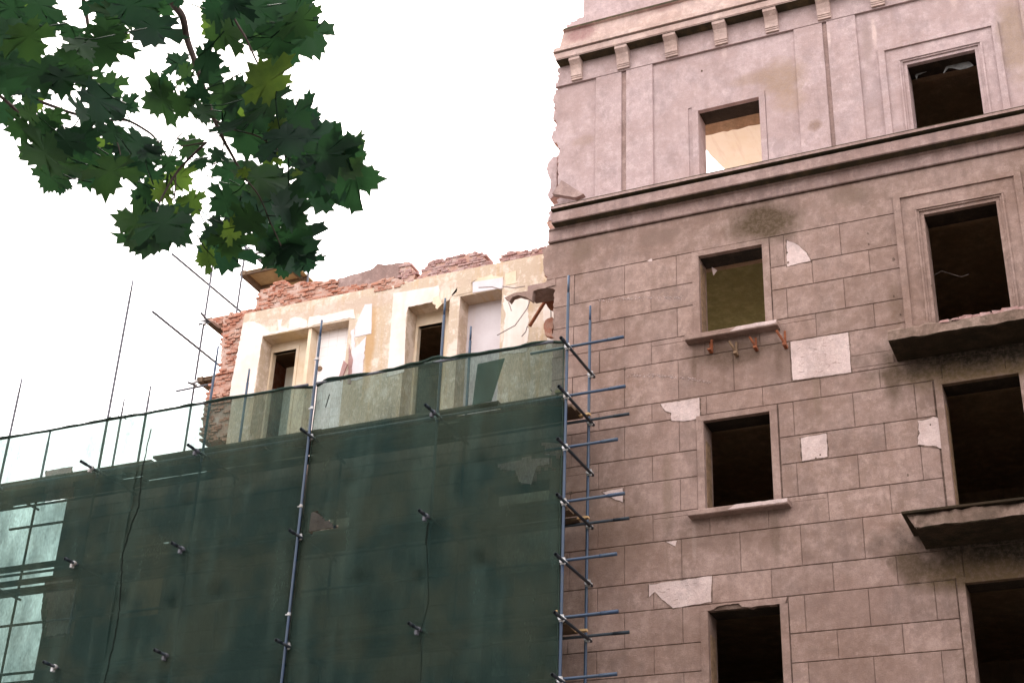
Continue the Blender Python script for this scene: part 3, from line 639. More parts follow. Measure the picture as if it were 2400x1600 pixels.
# flaps of peeling paper
m = MB(); f1 = [at(*p, 23.3) for p in B((770,480),(820,590),(760,655),(740,640),(755,520))]; m.prism(f1, 23.28, 23.29); m.build('peeling_flap', M['palewarm'], ruin); m = MB()
f1 = [at(*p, 23.3) for p in B((700,500),(760,480),(740,600),(690,570))]; m.prism(f1, 23.33, 23.34); m.build('peeling_flap', M['palewarm'], ruin); m = MB()
f1 = [at(*p, 23.36) for p in B((930,680),(985,690),(1000,760),(955,820),(960,760))]; m.prism(ragged(f1, .05, .01), 23.6, 23.61); m.build('peeling_flap', M['palewarm'], ruin)
m = MB(); f1 = [at(*p, 23.3) for p in A((1480,990),(1530,1040),(1430,1280),(1405,1240))]; m.prism(f1, 23.3, 23.34); m.build('hanging_panel', M['brickpink'], ruin)
m = MB(); f1 = [at(*p, 23.3) for p in A((1530,740),(1545,860),(1580,950),(1550,1290),(1510,1290),(1520,850))]; m.prism(ragged(f1, .06, .01), 23.385, 23.42); m.build('brick_scar', M['brickpink'], ruin)
m = MB(); x, z_ = at(*A((1143,1107))[0], CY+.27); m.tube((x, CY+.25, z_), (x, CY+.29, z_), .055, 14); m.build('pipe_hole', M['wood'], ruin)
# wires and a charred beam stub
for pts in (((1900,520),(1860,640),(1710,850),(1490,970)), ((1860,860),(1840,930),(1790,985)), ((1630,570),(1650,620),(1665,670)), ((1265,385),(1430,378),(1550,410)), ((1555,370),(1700,390),(1830,370)), ((2145,470),(2150,640),(2150,760))):
    q = MB(); q.path([(at(*p, 22.9)[0], 22.9, at(*p, 22.9)[1]) for p in B(*pts)], .011, 5); q.build('dangling_wire', M['rebar'], ruin)
q = MB(); a, b = [at(*p, 22.6) for p in B((1890,855),(2090,465))]; q.tube((a[0], 22.6, a[1]), (b[0], 22.7, b[1]), .035, 6); tag(q.build('leaning_timber', M['rust']), 'slanting rust brown bar in the broken gap beside the stone wall', 'timber')
q = MB(); f1 = [at(*p, 22.5) for p in B((2050,520),(2190,540),(2180,675),(2130,660),(2100,600))]; q.prism(ragged(f1, .05, .01), 22.5, 22.53); tag(q.build('torn_sheet', M['rust']), 'torn red brown sheet hanging under the broken lintel', 'sheet')
q = MB(); f1 = [at(*p, 22.6) for p in B((2110,760),(2170,750),(2165,1010),(2060,950),(2060,840))]; q.prism(ragged(f1, .05, .025), 22.6, 22.7); q.build('broken_masonry', M['brick'], ruin)
# real bricks filling a broken outline
def bricks(poly, y, mat, depth=.3, seed=1, miss=.05, proud=.018, parent=None, bw=.16, bh=.060, mort=True):
    random.seed(seed); m = MB(); xs = [p[0] for p in poly]; zs = [p[1] for p in poly]; r = 0; z = min(zs)
    while z < max(zs):
        x = min(xs)-rg(0, .02)-(bw/2 if r % 2 else 0)
        while x < max(xs):
            c = (x+bw/2, z+bh/2)
            if inside(c, poly) and random.random() > miss:
                w = bw*(1 if random.random() > .25 else rg(.5, .9)); dy = rg(-proud, proud); t = random.random(); j = lambda: rg(-.006, .006)
                x0, x1, z0, z1 = x+.006, x+w-.008, z+.005, z+bh-.008
                m.hexa([(x0+j(), y+dy+j(), z0+j()), (x1+j(), y+dy+j(), z0+j()), (x1, y+depth, z0), (x0, y+depth, z0), (x0+j(), y+dy+j(), z1+j()), (x1+j(), y+dy+j(), z1+j()), (x1, y+depth, z1), (x0, y+depth, z1)], t=t)
            x += bw
        z += bh; r += 1
    o = m.build('broken_brickwork', M[mat], parent or ruin)
    if mort:
        q = MB(); cx = sum(xs)/len(xs); cz_ = sum(zs)/len(zs)
        q.prism(ragged([(cx+(x-cx)*.985, cz_+(z-cz_)*.95) for x, z in poly], .06, .02), y+.012, y+depth-.03); q.build('mortar_bed', M['mortar'], o)
    return o
def P_(y, *p): return [at(*q, y) for q in p]
bricks(P_(CY+.05, (585,712),(588,690),(598,668),(620,658),(628,650),(648,640),(668,655),(690,645),(738,645),(770,642),(772,680),(700,697),(640,706)), CY+.05, 'brick', .35, 2, proud=.03)
bricks(P_(CY+.05, (768,682),(770,660),(850,650),(900,645),(900,657)), CY+.05, 'brick', .3, 3, .15)
m = MB(); cb = P_(CY+.1, (772,676),(775,640),(800,634),(850,620),(866,606),(900,607),(935,600),(955,632),(950,650),(900,655),(850,664)); m.prism(ragged(cb, .07, .015), CY+.1, CY+.45); m.build('concrete_beam', M['ledge'], ruin)
bricks(P_(CY+.06, (925,655),(945,655),(955,632),(940,604),(928,601),(918,612)), CY+.04, 'brickpink', .35, 9)
bricks(P_(CY+.05, (950,650),(968,625),(985,600),(1040,590),(1095,575),(1108,583),(1127,606),(1118,613),(1040,628)), CY+.05, 'brickpink', .35, 4, .02)
bricks(P_(CY+.05, (1146,606),(1150,585),(1175,575),(1200,578),(1235,570),(1300,560),(1300,590),(1180,603)), CY+.05, 'brickpink', .35, 5)
bricks(P_(CY+.05, (850,655),(900,637),(930,645),(925,662),(870,672)), CY-.01, 'brick', .2, 6, .2)
# left flank of the wing
bricks(P_(CY+.06, (513,722),(545,715),(562,718),(553,800),(536,930),(533,1010),(460,1010),(470,915),(505,850)), CY+.06, 'brick', .5, 7, proud=.04, miss=.03)
bricks(P_(CY+.2, (476,732),(530,722),(585,708),(580,720),(500,745)), CY+.2, 'brick', .4, 8)
m = MB(); m.box(-18.0, -17.45, CY+.3, 27, 9, 17.0); m.build('flank_wall', M['brick'], ruin)

# ---------------------------------------------------------------- scaffolding
OY, IY = 20.66, 21.75
scf = thing('scaffolding', (-14.5, 21.2, 0), 'tube scaffolding of blue and grey poles with plank decks in front of the netted wing', 'scaffolding')
PX = [-8.60, -11.0, -13.53, -15.86, -18.24, -20.66, -23.1]
otop = [15.02, 15.04, 15.04, 14.95, 16.91, 15.08, 15.2]; itop = [14.34+.7, 15.03, 13.2, 14.99, 15.02, 14.43, 14.4]
itop[0] = 15.0
LV = [13.63, 12.70, 11.76, 10.80, 9.80, 8.87, 7.9, 6.95, 6.0, 5.0, 4.0, 3.0]
for i, x in enumerate(PX):
    p = MB(); yo = OY if x not in (-13.53,) else OY-.07
    zt = otop[i]; mat = M['blue'] if i in (0, 1, 2, 3) else M['steel']
    p.tube((x, yo, .14), (x, yo, zt-.35), .026, 10, cap=False); p.tube((x, yo, zt-.35), (x, yo, zt), .021, 10)
    o = p.build('pole', mat, scf, True)
    p = MB(); p.tube((x-.02*(i == 0), IY, .14), (x-.02*(i == 0), IY, itop[i]-.3), .026, 10, cap=False); p.tube((x-.02*(i == 0), IY, itop[i]-.3), (x-.02*(i == 0), IY, itop[i]), .02, 10); p.build('pole', mat, scf, True)
    if i in (0, 2):
        for zz in (14.2, 11.3, 9.35, 13.2):
            if i == 2: c = MB(); c.tube((x, yo, zz), (x, yo, zz+.05), .034, 10); c.tube((x-.07, yo, zz+.02), (x+.02, yo, zz+.02), .014, 6); c.build('coupler', M['coupler'], scf)
random.seed(21)
nc = 0
ends = {13.63: -7.60, 12.70: -7.57, 11.76: -7.70, 10.80: -7.58, 9.80: -7.71, 8.87: -7.68}
for z in LV:
    deck = abs(z-12.7) < .01 or abs(z-10.8) < .01 or abs(z-8.87) < .01 or z in (6.95, 5.0, 3.0)
    p = MB(); xe = ends.get(z, -7.7)
    gy = OY-.15 if z > 13 else OY+.055; gz = 13.675 if z > 13 else z
    p.tube((-24 if (z > 13 or deck) else -20.2, gy, gz), (-13.62, gy, gz), .025, 10)
    p.build('ledger', M['steel'], scf, True); p = MB(); p.tube((-13.45, gy, gz), (-8.8, gy, gz), .025, 10)
    p.build('ledger', M['steel'], scf, True)
    p = MB(); p.tube((-9.3, OY+.055, z), (xe-.25, OY+.055, z+.012), .025, 10); p.tube((xe-.28, OY+.055, z+.012), (xe, OY+.055, z+.015), .030, 10); p.build('ledger', M['blue'], scf, True)
    if deck:
        p = MB(); xe2 = -7.86; p.tube((-22, IY-.055, z), (xe2-.25, IY-.055, z), .025, 10); p.tube((xe2-.27, IY-.055, z), (xe2, IY-.055, z), .029, 10); p.build('ledger', M['dktube'], scf, True)
    for i, x in enumerate(PX):
        if not deck and i > 0: continue
        p = MB(); out = .42 if deck or i == 0 else .1
        yo = OY-out-rg(-.03, .05); zz = z-.055
        yo = yo-.12 if i > 0 and i != 2 else yo
        p.tube((x+.05, yo, zz), (x+.05, IY+.06, zz), .026, 10); p.tube((x+.05, yo, zz), (x+.05, yo+.16, zz), .031, 10); p.build('transom', M['dktube'], scf, True)
        if z > 5:
            if i not in (0, 2):
                c = MB(); c.tube((x+.05, OY-.27, zz+.0), (x+.05, OY-.22, zz), .043, 8); c.box(x+.0, x+.045, OY-.29, OY-.22, zz-.09, zz-.02); c.build('coupler', M['steel'] if i % 2 else M['coupler'], scf)
            for yy in ((OY, IY) if (i == 0) else (OY,)):
                c = MB(); c.tube((x, yy, z-.085), (x, yy, z-.045), .037, 10); c.tube((x, yy, z-.012), (x, yy, z+.028), .037, 10); c.tube((x-.05, yy-.02, z-.02), (x+.07, yy-.04, z-.03), .016, 6); c.box(x-.03, x+.06, yy-.05, yy-.03, z-.06, z+.02)
                c.tube((x+.05, yy-.06, z-.09), (x+.05, yy+.05, z-.02), .02, 6)
                c.build('coupler', M['coupler'], scf)
for z in (12.70, 10.80, 8.87):
    zz = z+.035; xs = -8.72
    for row in range(5):
        y0 = OY+.10+row*.205; x = -24.5-rg(0, 1)
        while x < xs:
            L = rg(3.2, 4.0); x1 = min(x+L, xs+rg(-.04, .05))
            off = rg(0, .02)+random.choice((0, 0, .06, .12))*(1 if row == 0 else .4)
            gap = (x < -20.4 and random.random() < .45 and row < 4 and z < 12)
            ty = y0-(rg(0, .07) if row == 0 else 0)
            if not gap and x1-x > .3:
                d = MB(); d.box(x, x1-rg(0, .02), ty, y0+.195, zz+off, zz+off+.045, t=random.random()); d.build('plank', M['plank'], scf)
            x = x1 if random.random() < .8 else x1+rg(.0, .05)
    e = MB(); e.box(-8.74, -8.54, IY-.18, IY-.10, z+.05, z+.085, m=0); e.build('board_offcut', M['plankend'], scf); e = MB()
    e.box(-8.80, -8.66, OY-.02, OY+.05, z+.06, z+.11); e.build('board_offcut', M['plankend'], scf)
# scaffold round the left end of the wing
sc2 = thing('scaffolding', (-19, 25, 0), 'grey tube scaffolding with plywood decks rising behind the red brick end of the wing', 'scaffolding')
for x, y, zt, zb in ((-19, 24.1, 19.6, 0), (-19, 25.25, 21.3, 0), (-17.9, 26.4, 20.7, 16), (-18.4, 25.6, 18.3, 15), (-20.9, 24.1, 16.25, 0), (-17.55, 25.9, 21.2, 19)):
    p = MB(); p.tube((x, y, zb), (x, y, zt-.3), .026, 8, cap=False); p.tube((x, y, zt-.3), (x, y, zt), .02, 8); p.build('pole', M['steel'], sc2, True)
for a, b in (((350,715,22.3),(505,840,24.95)), ((395,583,23.4),(556,718,25.95)), ((555,560,25.3),(640,640,26.6)), ((570,568,25.3),(655,650,26.6)), ((462,719,23.6),(478,737,24.1))):
    p = MB(); q = [(at(u, v, y)[0], y, at(u, v, y)[1]) for u, v, y in (a, b)]; p.tube(q[0], q[1], .028, 8); p.build('ledger', M['steel'], sc2, True)
for a, b in (((457,745,24.1),(580,712,24.1)), ((405,898,24.1),(505,878,24.1)), ((545,590,25.3),(600,580,25.3)), ((555,715,26),(600,712,26)), ((432,878,23.7),(449,885,24.1))):
    p = MB(); q = [(at(u, v, y)[0], y, at(u, v, y)[1]) for u, v, y in (a, b)]; p.tube(q[0], q[1], .026, 8); p.build('transom', M['steel'], sc2, True)
for u, v, y in ((470,738,24.08), (449,880,24.08), (573,578,25.25)):
    x, z = at(u, v, y); c = MB(); c.tube((x, y, z-.09), (x, y, z-.03), .045, 8); c.tube((x, y, z+.02), (x, y, z+.07), .045, 8); c.tube((x-.1, y-.03, z), (x+.08, y-.03, z+.02), .02, 6); c.build('coupler', M['coupler'], sc2)
for x0, x1, y0, y1, z in ((-19.02, -17.6, 25.25, 27.6, 19.82), (-18.95, -17.6, 24.15, 27.0, 17.93), (-18.95, -17.9, 24.15, 27.0, 16.42)):
    d = MB(); d.box(x0, x1, y0, y1, z+.04, z+.065); d.build('deck_board', M['ply'] if z > 18 else M['wood'], sc2)
    d = MB()
    for yy in (y0+.02, y0+.7, y0+1.4): d.box(x0, x1, yy, yy+.05, z-.02, z+.04)
    d.box(x0-.03, x0+.12, y0-.02, y1, z-.05, z+.075); d.box(x1-.2, x1-.12, y0, y1, z-.03, z+.039); d.build('deck_bearer', M['plank'], sc2)

# ---------------------------------------------------------------- green debris netting
TEARS = [[at(*p, OY-.17) for p in q] for q in ([(704,1168),(722,1168),(742,1188),(775,1208),(702,1222)],)]
WORN = [[at(*p, OY-.17) for p in q] for q in ([(1140,1060),(1200,1048),(1262,1040),(1262,1068),(1235,1072),(1222,1112),(1192,1106),(1180,1080),(1145,1076)], [(104,1330),(165,1318),(170,1340),(165,1452),(104,1460)], [(100,1082),(165,1070),(165,1142),(100,1152)], [(1290,1000),(1240,1010),(1250,1040),(1290,1035)])]
def torn(v, polys):
    p = (v[0]+.02*noise.noise(Vector((v[0]*25, v[2]*25, 3))), v[2]+.02*noise.noise(Vector((v[0]*25, v[2]*25, 8))))
    return any(inside(p, q) for q in polys)
def net(name, x0, x1, ztop, zbot, y, label, seed, lean0=0., lean1=0., pinch=()):
    dx = .055; nx = int((x1-x0)/dx); nz = int((ztop-zbot)/dx); m = MB()
    for k in range(nz+1):
        z = ztop-(ztop-zbot)*k/nz; dz = ztop-z
        xa = x0+lean0*dz; xb = x1+lean1*dz
        for i in range(nx+1):
            x = xa+(xb-xa)*i/nx
            f = .058*noise.noise(Vector((x*1.1, seed, z*.45)))+  .030*noise.noise(Vector((x*3.3, seed+3, z*1.0)))+.008*noise.noise(Vector((x*9+z*2, seed, z*5)))
            for (px, pz) in dimples:
                r2 = (x-px)**2*9+(z-pz)**2*5
                if r2 < 2: f += .07*math.exp(-r2*9)
            sag = -.02*math.sin(math.pi*((x+8.6) % 2.42)/2.42)**2*math.exp(-dz*3)+.018*noise.noise(Vector((x*3, 7, 1)))*math.exp(-dz*3)
            for px in pinch: sag += .07*math.exp(-((x-px)/.16)**2)*math.exp(-dz*3)
            kd = max(math.exp(-((x-xe)/.22)**2) for xe in (-8.62, -13.53)); m.v.append((x, y+f*(1-kd*.8)+.165*kd, z+sag))
    for k in range(nz):
        for i in range(nx):
            a = k*(nx+1)+i
            if torn(m.v[a], TEARS): continue
            m.f.append((a, a+1, a+nx+2, a+nx+1)); m.m.append(0); m.t.append(.5)
    o = m.build(name, M['net'], None, True)
    ln = MB(); kk = [k for k in range(nz+1) if ztop-k*dx < 12.50]
    for k in kk: ln.v += [(p[0], p[1]+.012+.01*noise.noise(Vector((p[0]*2, p[2]*2, 5))), p[2]) for p in m.v[k*(nx+1):(k+1)*(nx+1)]]
    for k in range(len(kk)-1):
        for i in range(nx):
            a = k*(nx+1)+i
            if torn(ln.v[a], TEARS) or torn(ln.v[a], WORN): continue
            ln.f.append((a, a+1, a+nx+2, a+nx+1)); ln.m.append(0); ln.t.append(.5)
    ln.build('second_layer', M['net'], o, True)
    tp = [m.v[i] for i in range(nx+1)]
    h = MB(); h.path([(p[0], p[1]-.004, p[2]) for p in tp[::2]], .026, 7); h.build('rolled_hem', M['hem'], o, True)
    return o
random.seed(31)
dimples = [(x+rg(-.2, .2), z+rg(-.15, .15)) for x in [-9.9-1.22*k for k in range(11)] for z in (11.75, 9.8, 7.9, 6.0)]
dimples = [(x, z) for x, z in dimples]
NETS = []
o = net('debris_net', -13.512, -8.63, 13.70, 2.5, OY-.17, '', 2, pinch=(-11.0,)); tag(o, 'green debris net between the uncovered middle pole and the corner pole beside the stone wall', 'net', 'debris nets on the scaffolding'); NETS.append(o)
o2 = net('debris_net', -17.20, -13.548, 13.68, 2.5, OY-.172, '', 5, lean0=.0); tag(o2, 'green debris net between the crooked laced seam and the blue pole', 'net', 'debris nets on the scaffolding'); NETS.append(o2)
o3 = net('debris_net', -24.5, -17.18, 13.68, 2.5, OY-.17, '', 8); tag(o3, 'pale green debris net left of the crooked laced seam, with the sky showing through', 'net', 'debris nets on the scaffolding'); NETS.append(o3)
# second layer folded over near the right end, laced seam, stray ties
q = MB(); a = [at(*p, OY-.26) for p in ((1097,836),(1160,822),(1129,921),(1085,930))]; q.prism(a, OY-.262, OY-.260); q.build('net_fold', M['net'], o)
q = MB(); a = [at(*p, OY-.26) for p in ((1265,812),(1303,803),(1300,860),(1283,900),(1262,905))]; q.prism(a, OY-.262, OY-.260)
q = MB(); sp_ = [(348,985),(330,1060),(322,1120),(318,1165),(300,1210),(282,1270),(279,1330),(272,1420),(258,1490),(240,1568),(236,1600)]
pts = []
random.seed(4)
for (u, v), (u2, v2) in zip(sp_, sp_[1:]):
    for k in range(8):
        t = k/8; x, z = at(u+(u2-u)*t+rg(-1.2, 1.2), v+(v2-v)*t, OY-.27); pts.append((x, OY-.27, z))
q.path(pts, .011, 5)
for p in pts[8::1]: q.tube((p[0]-.022, p[1], p[2]), (p[0]+.022, p[1], p[2]+rg(-.01, .01)), .006, 4)
q.build('laced_seam', M['cord'], o3)
q = MB(); sp_ = [(984,1200),(980,1240),(985,1380),(975,1420),(965,1450),(968,1500),(966,1568),(966,1600)]; q.path([(at(u, v, OY-.27)[0], OY-.27, at(u, v, OY-.27)[1]) for u, v in sp_], .007, 5); q.build('laced_seam', M['cord'], o)
for sp_ in ([(982,1205),(978,1250)], [(245,965),(260,950),(290,962)], [(757,905),(748,935)]):
    q = MB(); q.path([(at(u, v, OY-.27)[0], OY-.27, at(u, v, OY-.27)[1]) for u, v in sp_], .010, 5); q.build('tie_cord', M['cord'], o)
# selvedges where the panels stop at the poles
for x, par in ((-13.50, o), (-8.65, o), (-13.56, o2)):
    q = MB(); pts = [(x+.02*noise.noise(Vector((z*1.7, x, 0))), OY-.03, z) for z in [13.65-.25*k for k in range(40)]]; q.path(pts, .008, 5); q.build('selvedge', M['hem'], par)

# ---------------------------------------------------------------- maple tree reaching over the camera
tree = thing('maple_tree', (-5.6, 1.6, 0), 'maple with dark star shaped leaves, its branches hanging into the upper left corner', 'tree')
m = MB(); tr = [(-5.6, 1.6, 0), (-5.55, 1.65, .6), (-5.5, 1.7, 2.5), (-5.45, 1.8, 4.5), (-5.3, 2.0, 6.5), (-5.1, 2.3, 8.5), (-4.9, 2.6, 10.5)]
m.path(tr, .24, 12, .10); m.path([(-5.6, 1.6, 0), (-5.6, 1.6, .25)], .34, 12, .25); m.build('trunk', M['bark'], tree, True)
def L3(zx, zy, D):                      # a point of the enlarged upper left corner at distance D
    d = ray(zx*.425, zy*.425).normalized(); return CAM+d*D
branches = []
def branch(pts, r0_, r1_, src=None):
    P3 = [L3(*p) for p in pts]
    if src: P3 = [Vector(q) for q in src]+P3
    # smooth a little
    Q = []
    for i in range(len(P3)-1):
        a = P3[max(i-1, 0)]; b = P3[i]; c = P3[i+1]; d = P3[min(i+2, len(P3)-1)]
        if src and i == len(src): a = b-(c-b)
        for k in range(4):
            t = k/4
            if src and i < len(src): Q.append(b.lerp(c, t)); continue
            Q.append(.5*((2*b)+(c-a)*t+(2*a-5*b+4*c-d)*t*t+(3*b-a-3*c+d)*t**3))
    Q.append(P3[-1]); ns = len(src)*4 if src else 0; R = []
    for i in range(len(Q)):
        if i < ns: R.append(.05+(r0_*.42-.05)*(i/ns)**.6)
        else: R.append(r0_*.42+(r1_*.5-r0_*.42)*(i-ns)/max(1, len(Q)-1-ns))
    m = MB(); m.path(Q, R, 7); m.build('branch', M['bark'], tree, True); branches.extend(Q)
branch([(880,-160,4.35),(925,0,4.3),(985,90,4.25),(1010,210,4.25),(1045,310,4.2),(1085,430,4.15),(1120,540,4.1),(1160,650,4.05),(1210,760,4.0),(1260,850,4.0),(1320,960,3.95)], .028, .006, [(-5.1,2.3,8.5),(-4.6,2.8,8.2)])
branch([(430,-120,4.7),(450,0,4.6),(470,100,4.55),(488,250,4.5),(495,420,4.45),(470,495,4.4)], .018, .005, [(-5.1,2.3,8.4),(-4.9,2.7,8.0)])
branch([(-150,430,4.6),(0,520,4.5),(95,605,4.45),(160,655,4.4),(245,715,4.35),(330,800,4.3)], .014, .005, [(-5.4,1.9,5.5),(-5.2,2.3,5.6)])
branch([(160,655,4.4),(250,660,4.4),(330,675,4.4)], .005, .003)
branch([(190,540,4.5),(300,580,4.45),(400,615,4.4),(560,650,4.4),(680,650,4.35),(780,700,4.3),(840,750,4.3),(905,860,4.25),(910,930,4.2)], .012, .005, [(-5.3,2.0,6.6),(-5.0,2.4,6.6),(-4.6,2.7,6.3)])
branch([(1000,700,4.1),(940,790,4.1),(1110,770,4.1)], .004, .004)
branch([(1115,770,4.05),(1020,860,4.1),(950,940,4.1),(890,1040,4.05),(860,1100,4.0)], .009, .005)
branch([(950,940,4.1),(945,1050,4.05),(930,1080,4.05)], .005, .004)
branch([(1210,-80,4.0),(1235,20,4.0),(1270,110,3.95),(1330,210,3.9),(1385,330,3.85),(1440,430,3.85),(1490,535,3.8)], .009, .004, [(-5.0,2.6,9.4),(-4.0,3.2,9.2),(-3.2,3.2,8)])
branch([(1120,540,4.1),(1075,620,4.1),(1030,640,4.1)], .005, .003)
branch([(1160,650,4.05),(1260,700,4.0),(1400,740,3.95),(1560,850,3.9),(1700,900,3.85)], .007, .003)
branch([(1210,760,4.0),(1190,860,4.0),(1130,900,4.0)], .005, .003)
branch([(1320,960,3.95),(1400,1060,3.9),(1460,1200,3.9),(1520,1330,3.9)], .006, .003)
branch([(1130,140,4.2),(1060,350,4.2)], .002, .002)
branch([(600,700,4.35),(640,790,4.35),(660,900,4.3)], .005, .003)
branch([(495,250,4.5),(560,160,4.5),(640,60,4.5),(700,-60,4.6)], .008, .012)
branch([(500,430,4.45),(560,520,4.4),(620,600,4.4)], .005, .003)
# leaf outline: five lobes with teeth, unit = blade length about 1, base at (0,0), tip at +y
half = [(0,0),(.06,-.05),(.16,-.10),(.28,-.07),(.44,-.17),(.41,-.03),(.55,.03),(.43,.10),(.37,.17),(.50,.20),(.66,.13),(.70,.26),(.92,.31),(.76,.40),(.79,.57),(.62,.52),(.48,.50),(.35,.48),(.36,.60),(.47,.69),(.29,.74),(.26,.90),(.13,.82)]
LO = [(x, y) for x, y in half]+[(0,1.06)]+[(-x, y) for x, y in half[:0:-1]]
lf = MB(); leafcount = 0
def leaf(pos, size, tipdir, normal, t, petiole=True):
    global leafcount
    tipdir = (tipdir-normal*tipdir.dot(normal)).normalized(); side = tipdir.cross(normal).normalized()
    s = size*.685; curl = rg(-.45, .6); fold = rg(.05, .3); asym = rg(.8, 1.2); wv = rg(0, 6)
    b = len(lf.v); n = len(LO)
    o = pos-tipdir*(s*.42)
    def P(x, y):
        x = x*asym if x > 0 else x/asym; rr = math.hypot(x, y-.35)
        h = fold*abs(x)*.5-curl*rr*rr*.5+.035*math.sin(x*5+wv)*rr+.025*math.sin(y*6+wv)
        return tuple(o+side*(x*s)+tipdir*(y*s)+normal*(h*s))
    lf.v.append(P(0, .32)); pj = [(x*(1+rg(-.05, .05)), y*(1+rg(-.04, .04))) for x, y in LO]
    for x, y in pj: lf.v.append(P(x*.5, .32+(y-.32)*.5))
    for x, y in pj: lf.v.append(P(x, y))
    for i in range(n):
        j = (i+1) % n
        lf.f.append((b, b+1+i, b+1+j)); lf.m.append(0); lf.t.append(t)
        lf.f.append((b+1+i, b+1+n+i, b+1+n+j, b+1+j)); lf.m.append(0); lf.t.append(t)
    if petiole:
        bp_ = min(branches, key=lambda q: (q-o).length) if branches else o
        d = (bp_-o); L = d.length; e = o+d*min(1, (.10/max(L, 1e-3)) if L > .13 else 1)
        mid = (o+e)/2+Vector((0, 0, -.008)); lf.path([o, mid, e], .0016, 4, .0022)
    leafcount += 1
def zleaf(zx, zy, size, ang, D=None, t=None, flat=.7):
    D = D or rg(3.75, 4.6); d = ray(zx*.425, zy*.425).normalized(); pos = CAM+d*D
    sz = size*.425/.98/FPX*D*.60*1.0/ (1.0)      # blade length seen across
    sz = size*.425/.98/FPX*D/.98
    a = math.radians(ang+rg(-12, 12)); tip = rt*math.cos(a)-up*math.sin(a)
    nrm = (-d*1.0+Vector((rg(-flat, flat), rg(-flat, flat), rg(-.1, flat)))).normalized()
    leaf(pos, sz, tip, nrm, rg(0, .72) if t is None else t)
LV_ = """60 60 230 100;200 40 240 110;40 190 280 90;165 220 290 80;90 370 360 100;235 400 300 90;150 520 190 100;20 610 190 90;30 440 240 90;270 130 150 60;120 130 180 140;0 300 300 80;
380 180 220 100;445 260 220 70;380 360 280 95;440 420 170 80;560 260 280 100;575 170 200 80;330 440 220 100;620 200 150 40;
560 30 280 90;830 170 330 100;700 50 240 80;800 40 200 60;885 40 170 45;620 100 220 120;960 0 120 60;
1150 50 210 150;1200 190 260 140;1320 120 320 110;1430 190 380 95;1500 70 320 60;1610 70 260 30;1690 200 310 60;1560 270 250 100;1480 310 160 90;1250 30 200 120;1640 120 240 60;1500 220 260 80;1380 60 260 100;
530 560 320 100;600 480 220 60;700 570 150 20;450 620 200 140;620 620 150 60;
110 700 210 180;150 620 150 160;235 700 190 120;290 640 150 80;220 830 290 150;300 900 330 108;265 970 190 120;400 850 260 90;450 760 260 60;590 950 330 98;700 890 260 60;740 790 240 110;815 830 170 30;910 890 140 80;600 720 160 120;350 780 240 100;510 880 240 110;480 950 200 80;660 820 200 90;780 890 200 60;330 1010 120 100;
860 550 260 160;870 470 170 140;960 330 170 210;1000 400 160 200;1130 320 200 20;1150 420 160 70;990 570 190 120;1060 500 170 150;1100 620 170 100;1025 800 200 110;1090 880 120 80;1230 520 230 60;1330 520 280 30;1470 560 270 60;1600 640 280 30;1660 650 230 20;1220 700 220 80;1340 750 300 100;1560 760 280 70;1680 760 300 60;1760 850 340 70;1860 800 260 -15;1930 830 230 -25;1940 950 350 20;1800 970 340 80;1740 1070 280 102;1870 1010 260 75;1650 900 120 60;1170 840 120 120;1420 640 240 60;1480 720 240 90;1430 800 260 100;1600 820 260 80;1290 640 180 70;1180 600 180 110;1850 900 300 40;1700 960 240 120;
780 1060 200 140;720 1200 280 190;830 1300 350 95;900 1220 320 70;945 1260 260 30;800 1160 260 120;870 1180 220 90;760 1280 240 130;990 1120 160 30;850 970 150 100;
1250 950 260 110;1200 1090 220 140;1180 1250 260 150;1220 1380 280 100;1240 1310 260 80;1300 1060 190 80;1130 1290 160 170;1260 1180 160 100;
1400 980 320 100;1500 1000 280 60;1420 1110 340 100;1530 1140 300 60;1600 1180 190 40;1510 1270 360 90;1620 1330 300 40;1570 1410 260 80;1660 1420 170 60;1410 1280 220 120;1330 1190 220 130;1470 1390 200 110;1350 1080 240 120;1600 1050 220 50;1560 1300 300 70;1540 1450 150 95""".replace('\n', '').split(';')
random.seed(12)
for l in LV_:
    if not l.strip(): continue
    a = [float(q) for q in l.split()]; zleaf(*a)
for a in ((1430,430,300,215,3.8,.98),(1330,600,170,20,4.1,1.),(1500,680,110,60,3.9,1.),(1450,850,150,120,4.3,.95),(870,1040,150,130,4.2,1.),(970,970,190,60,4.3,.9),(1045,1100,180,50,4.2,.85),(1255,1250,150,20,3.9,1.),(1110,1400,150,170,4.2,.9),(560,810,200,90,4.5,.92),(460,800,90,90,4.4,1.),(200,560,110,60,4.5,.97),(1320,935,80,60,3.9,1.),(1640,930,110,60,4.1,1.),(1160,150,200,150,4.4,.9),(100,60,150,60,4.6,.9),(620,240,160,60,4.6,.85)): zleaf(*a, flat=.3)
print('leaves in view', leafcount)
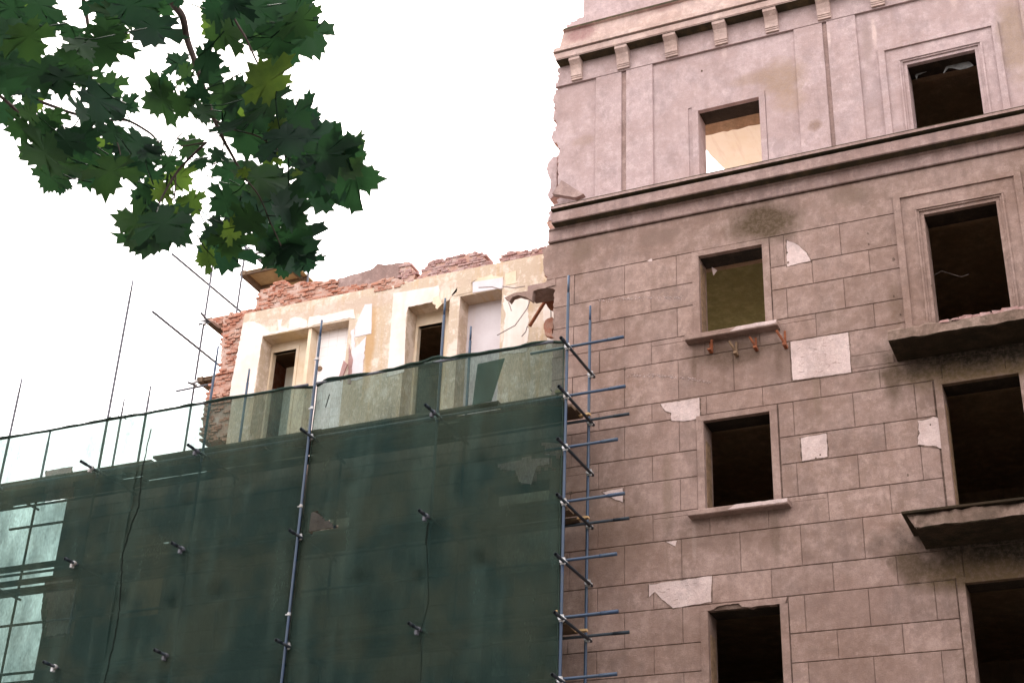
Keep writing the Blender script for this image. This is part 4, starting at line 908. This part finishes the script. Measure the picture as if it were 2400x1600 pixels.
# the part of the crown above and beside the picture
cr = random.Random(9)
vis = len(lf.f)
for k in range(2600):
    th = cr.uniform(0, 2*math.pi); u = cr.uniform(-1, 1); r = cr.uniform(.35, 1)**.5
    p = Vector((-4.2+3.6*r*math.cos(th)*math.sqrt(1-u*u), .2+3.4*r*math.sin(th)*math.sqrt(1-u*u), 9.6+3.0*r*u))
    v = p-CAM; f_ = v.dot(fw)
    if f_ > .1:
        a_ = v.dot(rt)/f_*FPX; b_ = -v.dot(up)/f_*FPX
        if abs(a_) < 1330 and abs(b_) < 930: continue
    nr = Vector((cr.uniform(-.7, .7), cr.uniform(-.7, .7), 1)).normalized()
    leaf(p, .2, Vector((cr.uniform(-1, 1), cr.uniform(-1, 1), -.6)), nr, cr.random()*.8, False)
lf.build('crown', M['leaf'], tree, True)

# ---------------------------------------------------------------- a second maple, out of view, added to shade the lower facade
shade_tree = thing('maple_tree', (4.6, 13.0, 0), 'second maple out of view on the right, added to shade the lower facade', 'tree')
m = MB(); m.path([(4.6,13.0,0),(4.62,13.0,3),(4.55,13.05,6),(4.5,13.1,10)], .26, 12, .09); m.path([(4.6,13.0,0),(4.6,13.0,.3)], .38, 12, .27); m.build('trunk', M['bark'], shade_tree, True)
for k in range(14):
    a = k*2.4; z0 = 3.8+.42*k; q = MB(); L = 3.3-.12*k
    q.path([(4.58,13.02,z0),(4.58+L*.5*math.cos(a),13.02+L*.5*math.sin(a),z0+.9),(4.58+L*math.cos(a),13.02+L*math.sin(a),z0+1.6)], .07, 7, .02); q.build('branch', M['bark'], shade_tree, True)
lf = MB()
for k in range(3200):
    th = cr.uniform(0, 2*math.pi); u = cr.uniform(-1, 1); r = cr.uniform(.2, 1)**.5
    p = Vector((4.9+4.6*r*math.cos(th)*math.sqrt(1-u*u), 13.0+4.2*r*math.sin(th)*math.sqrt(1-u*u), 9.0+5.2*r*u))
    v = p-CAM; f_ = v.dot(fw)
    if f_ > .1 and abs(v.dot(rt)/f_*FPX) < 1290 and abs(v.dot(up)/f_*FPX) < 900: continue
    leaf(p, .42, Vector((cr.uniform(-1, 1), cr.uniform(-1, 1), -.6)), Vector((cr.uniform(-.7, .7), cr.uniform(-.7, .7), 1)).normalized(), cr.random()*.8, False)
lf.build('crown', M['leaf'], shade_tree, True)
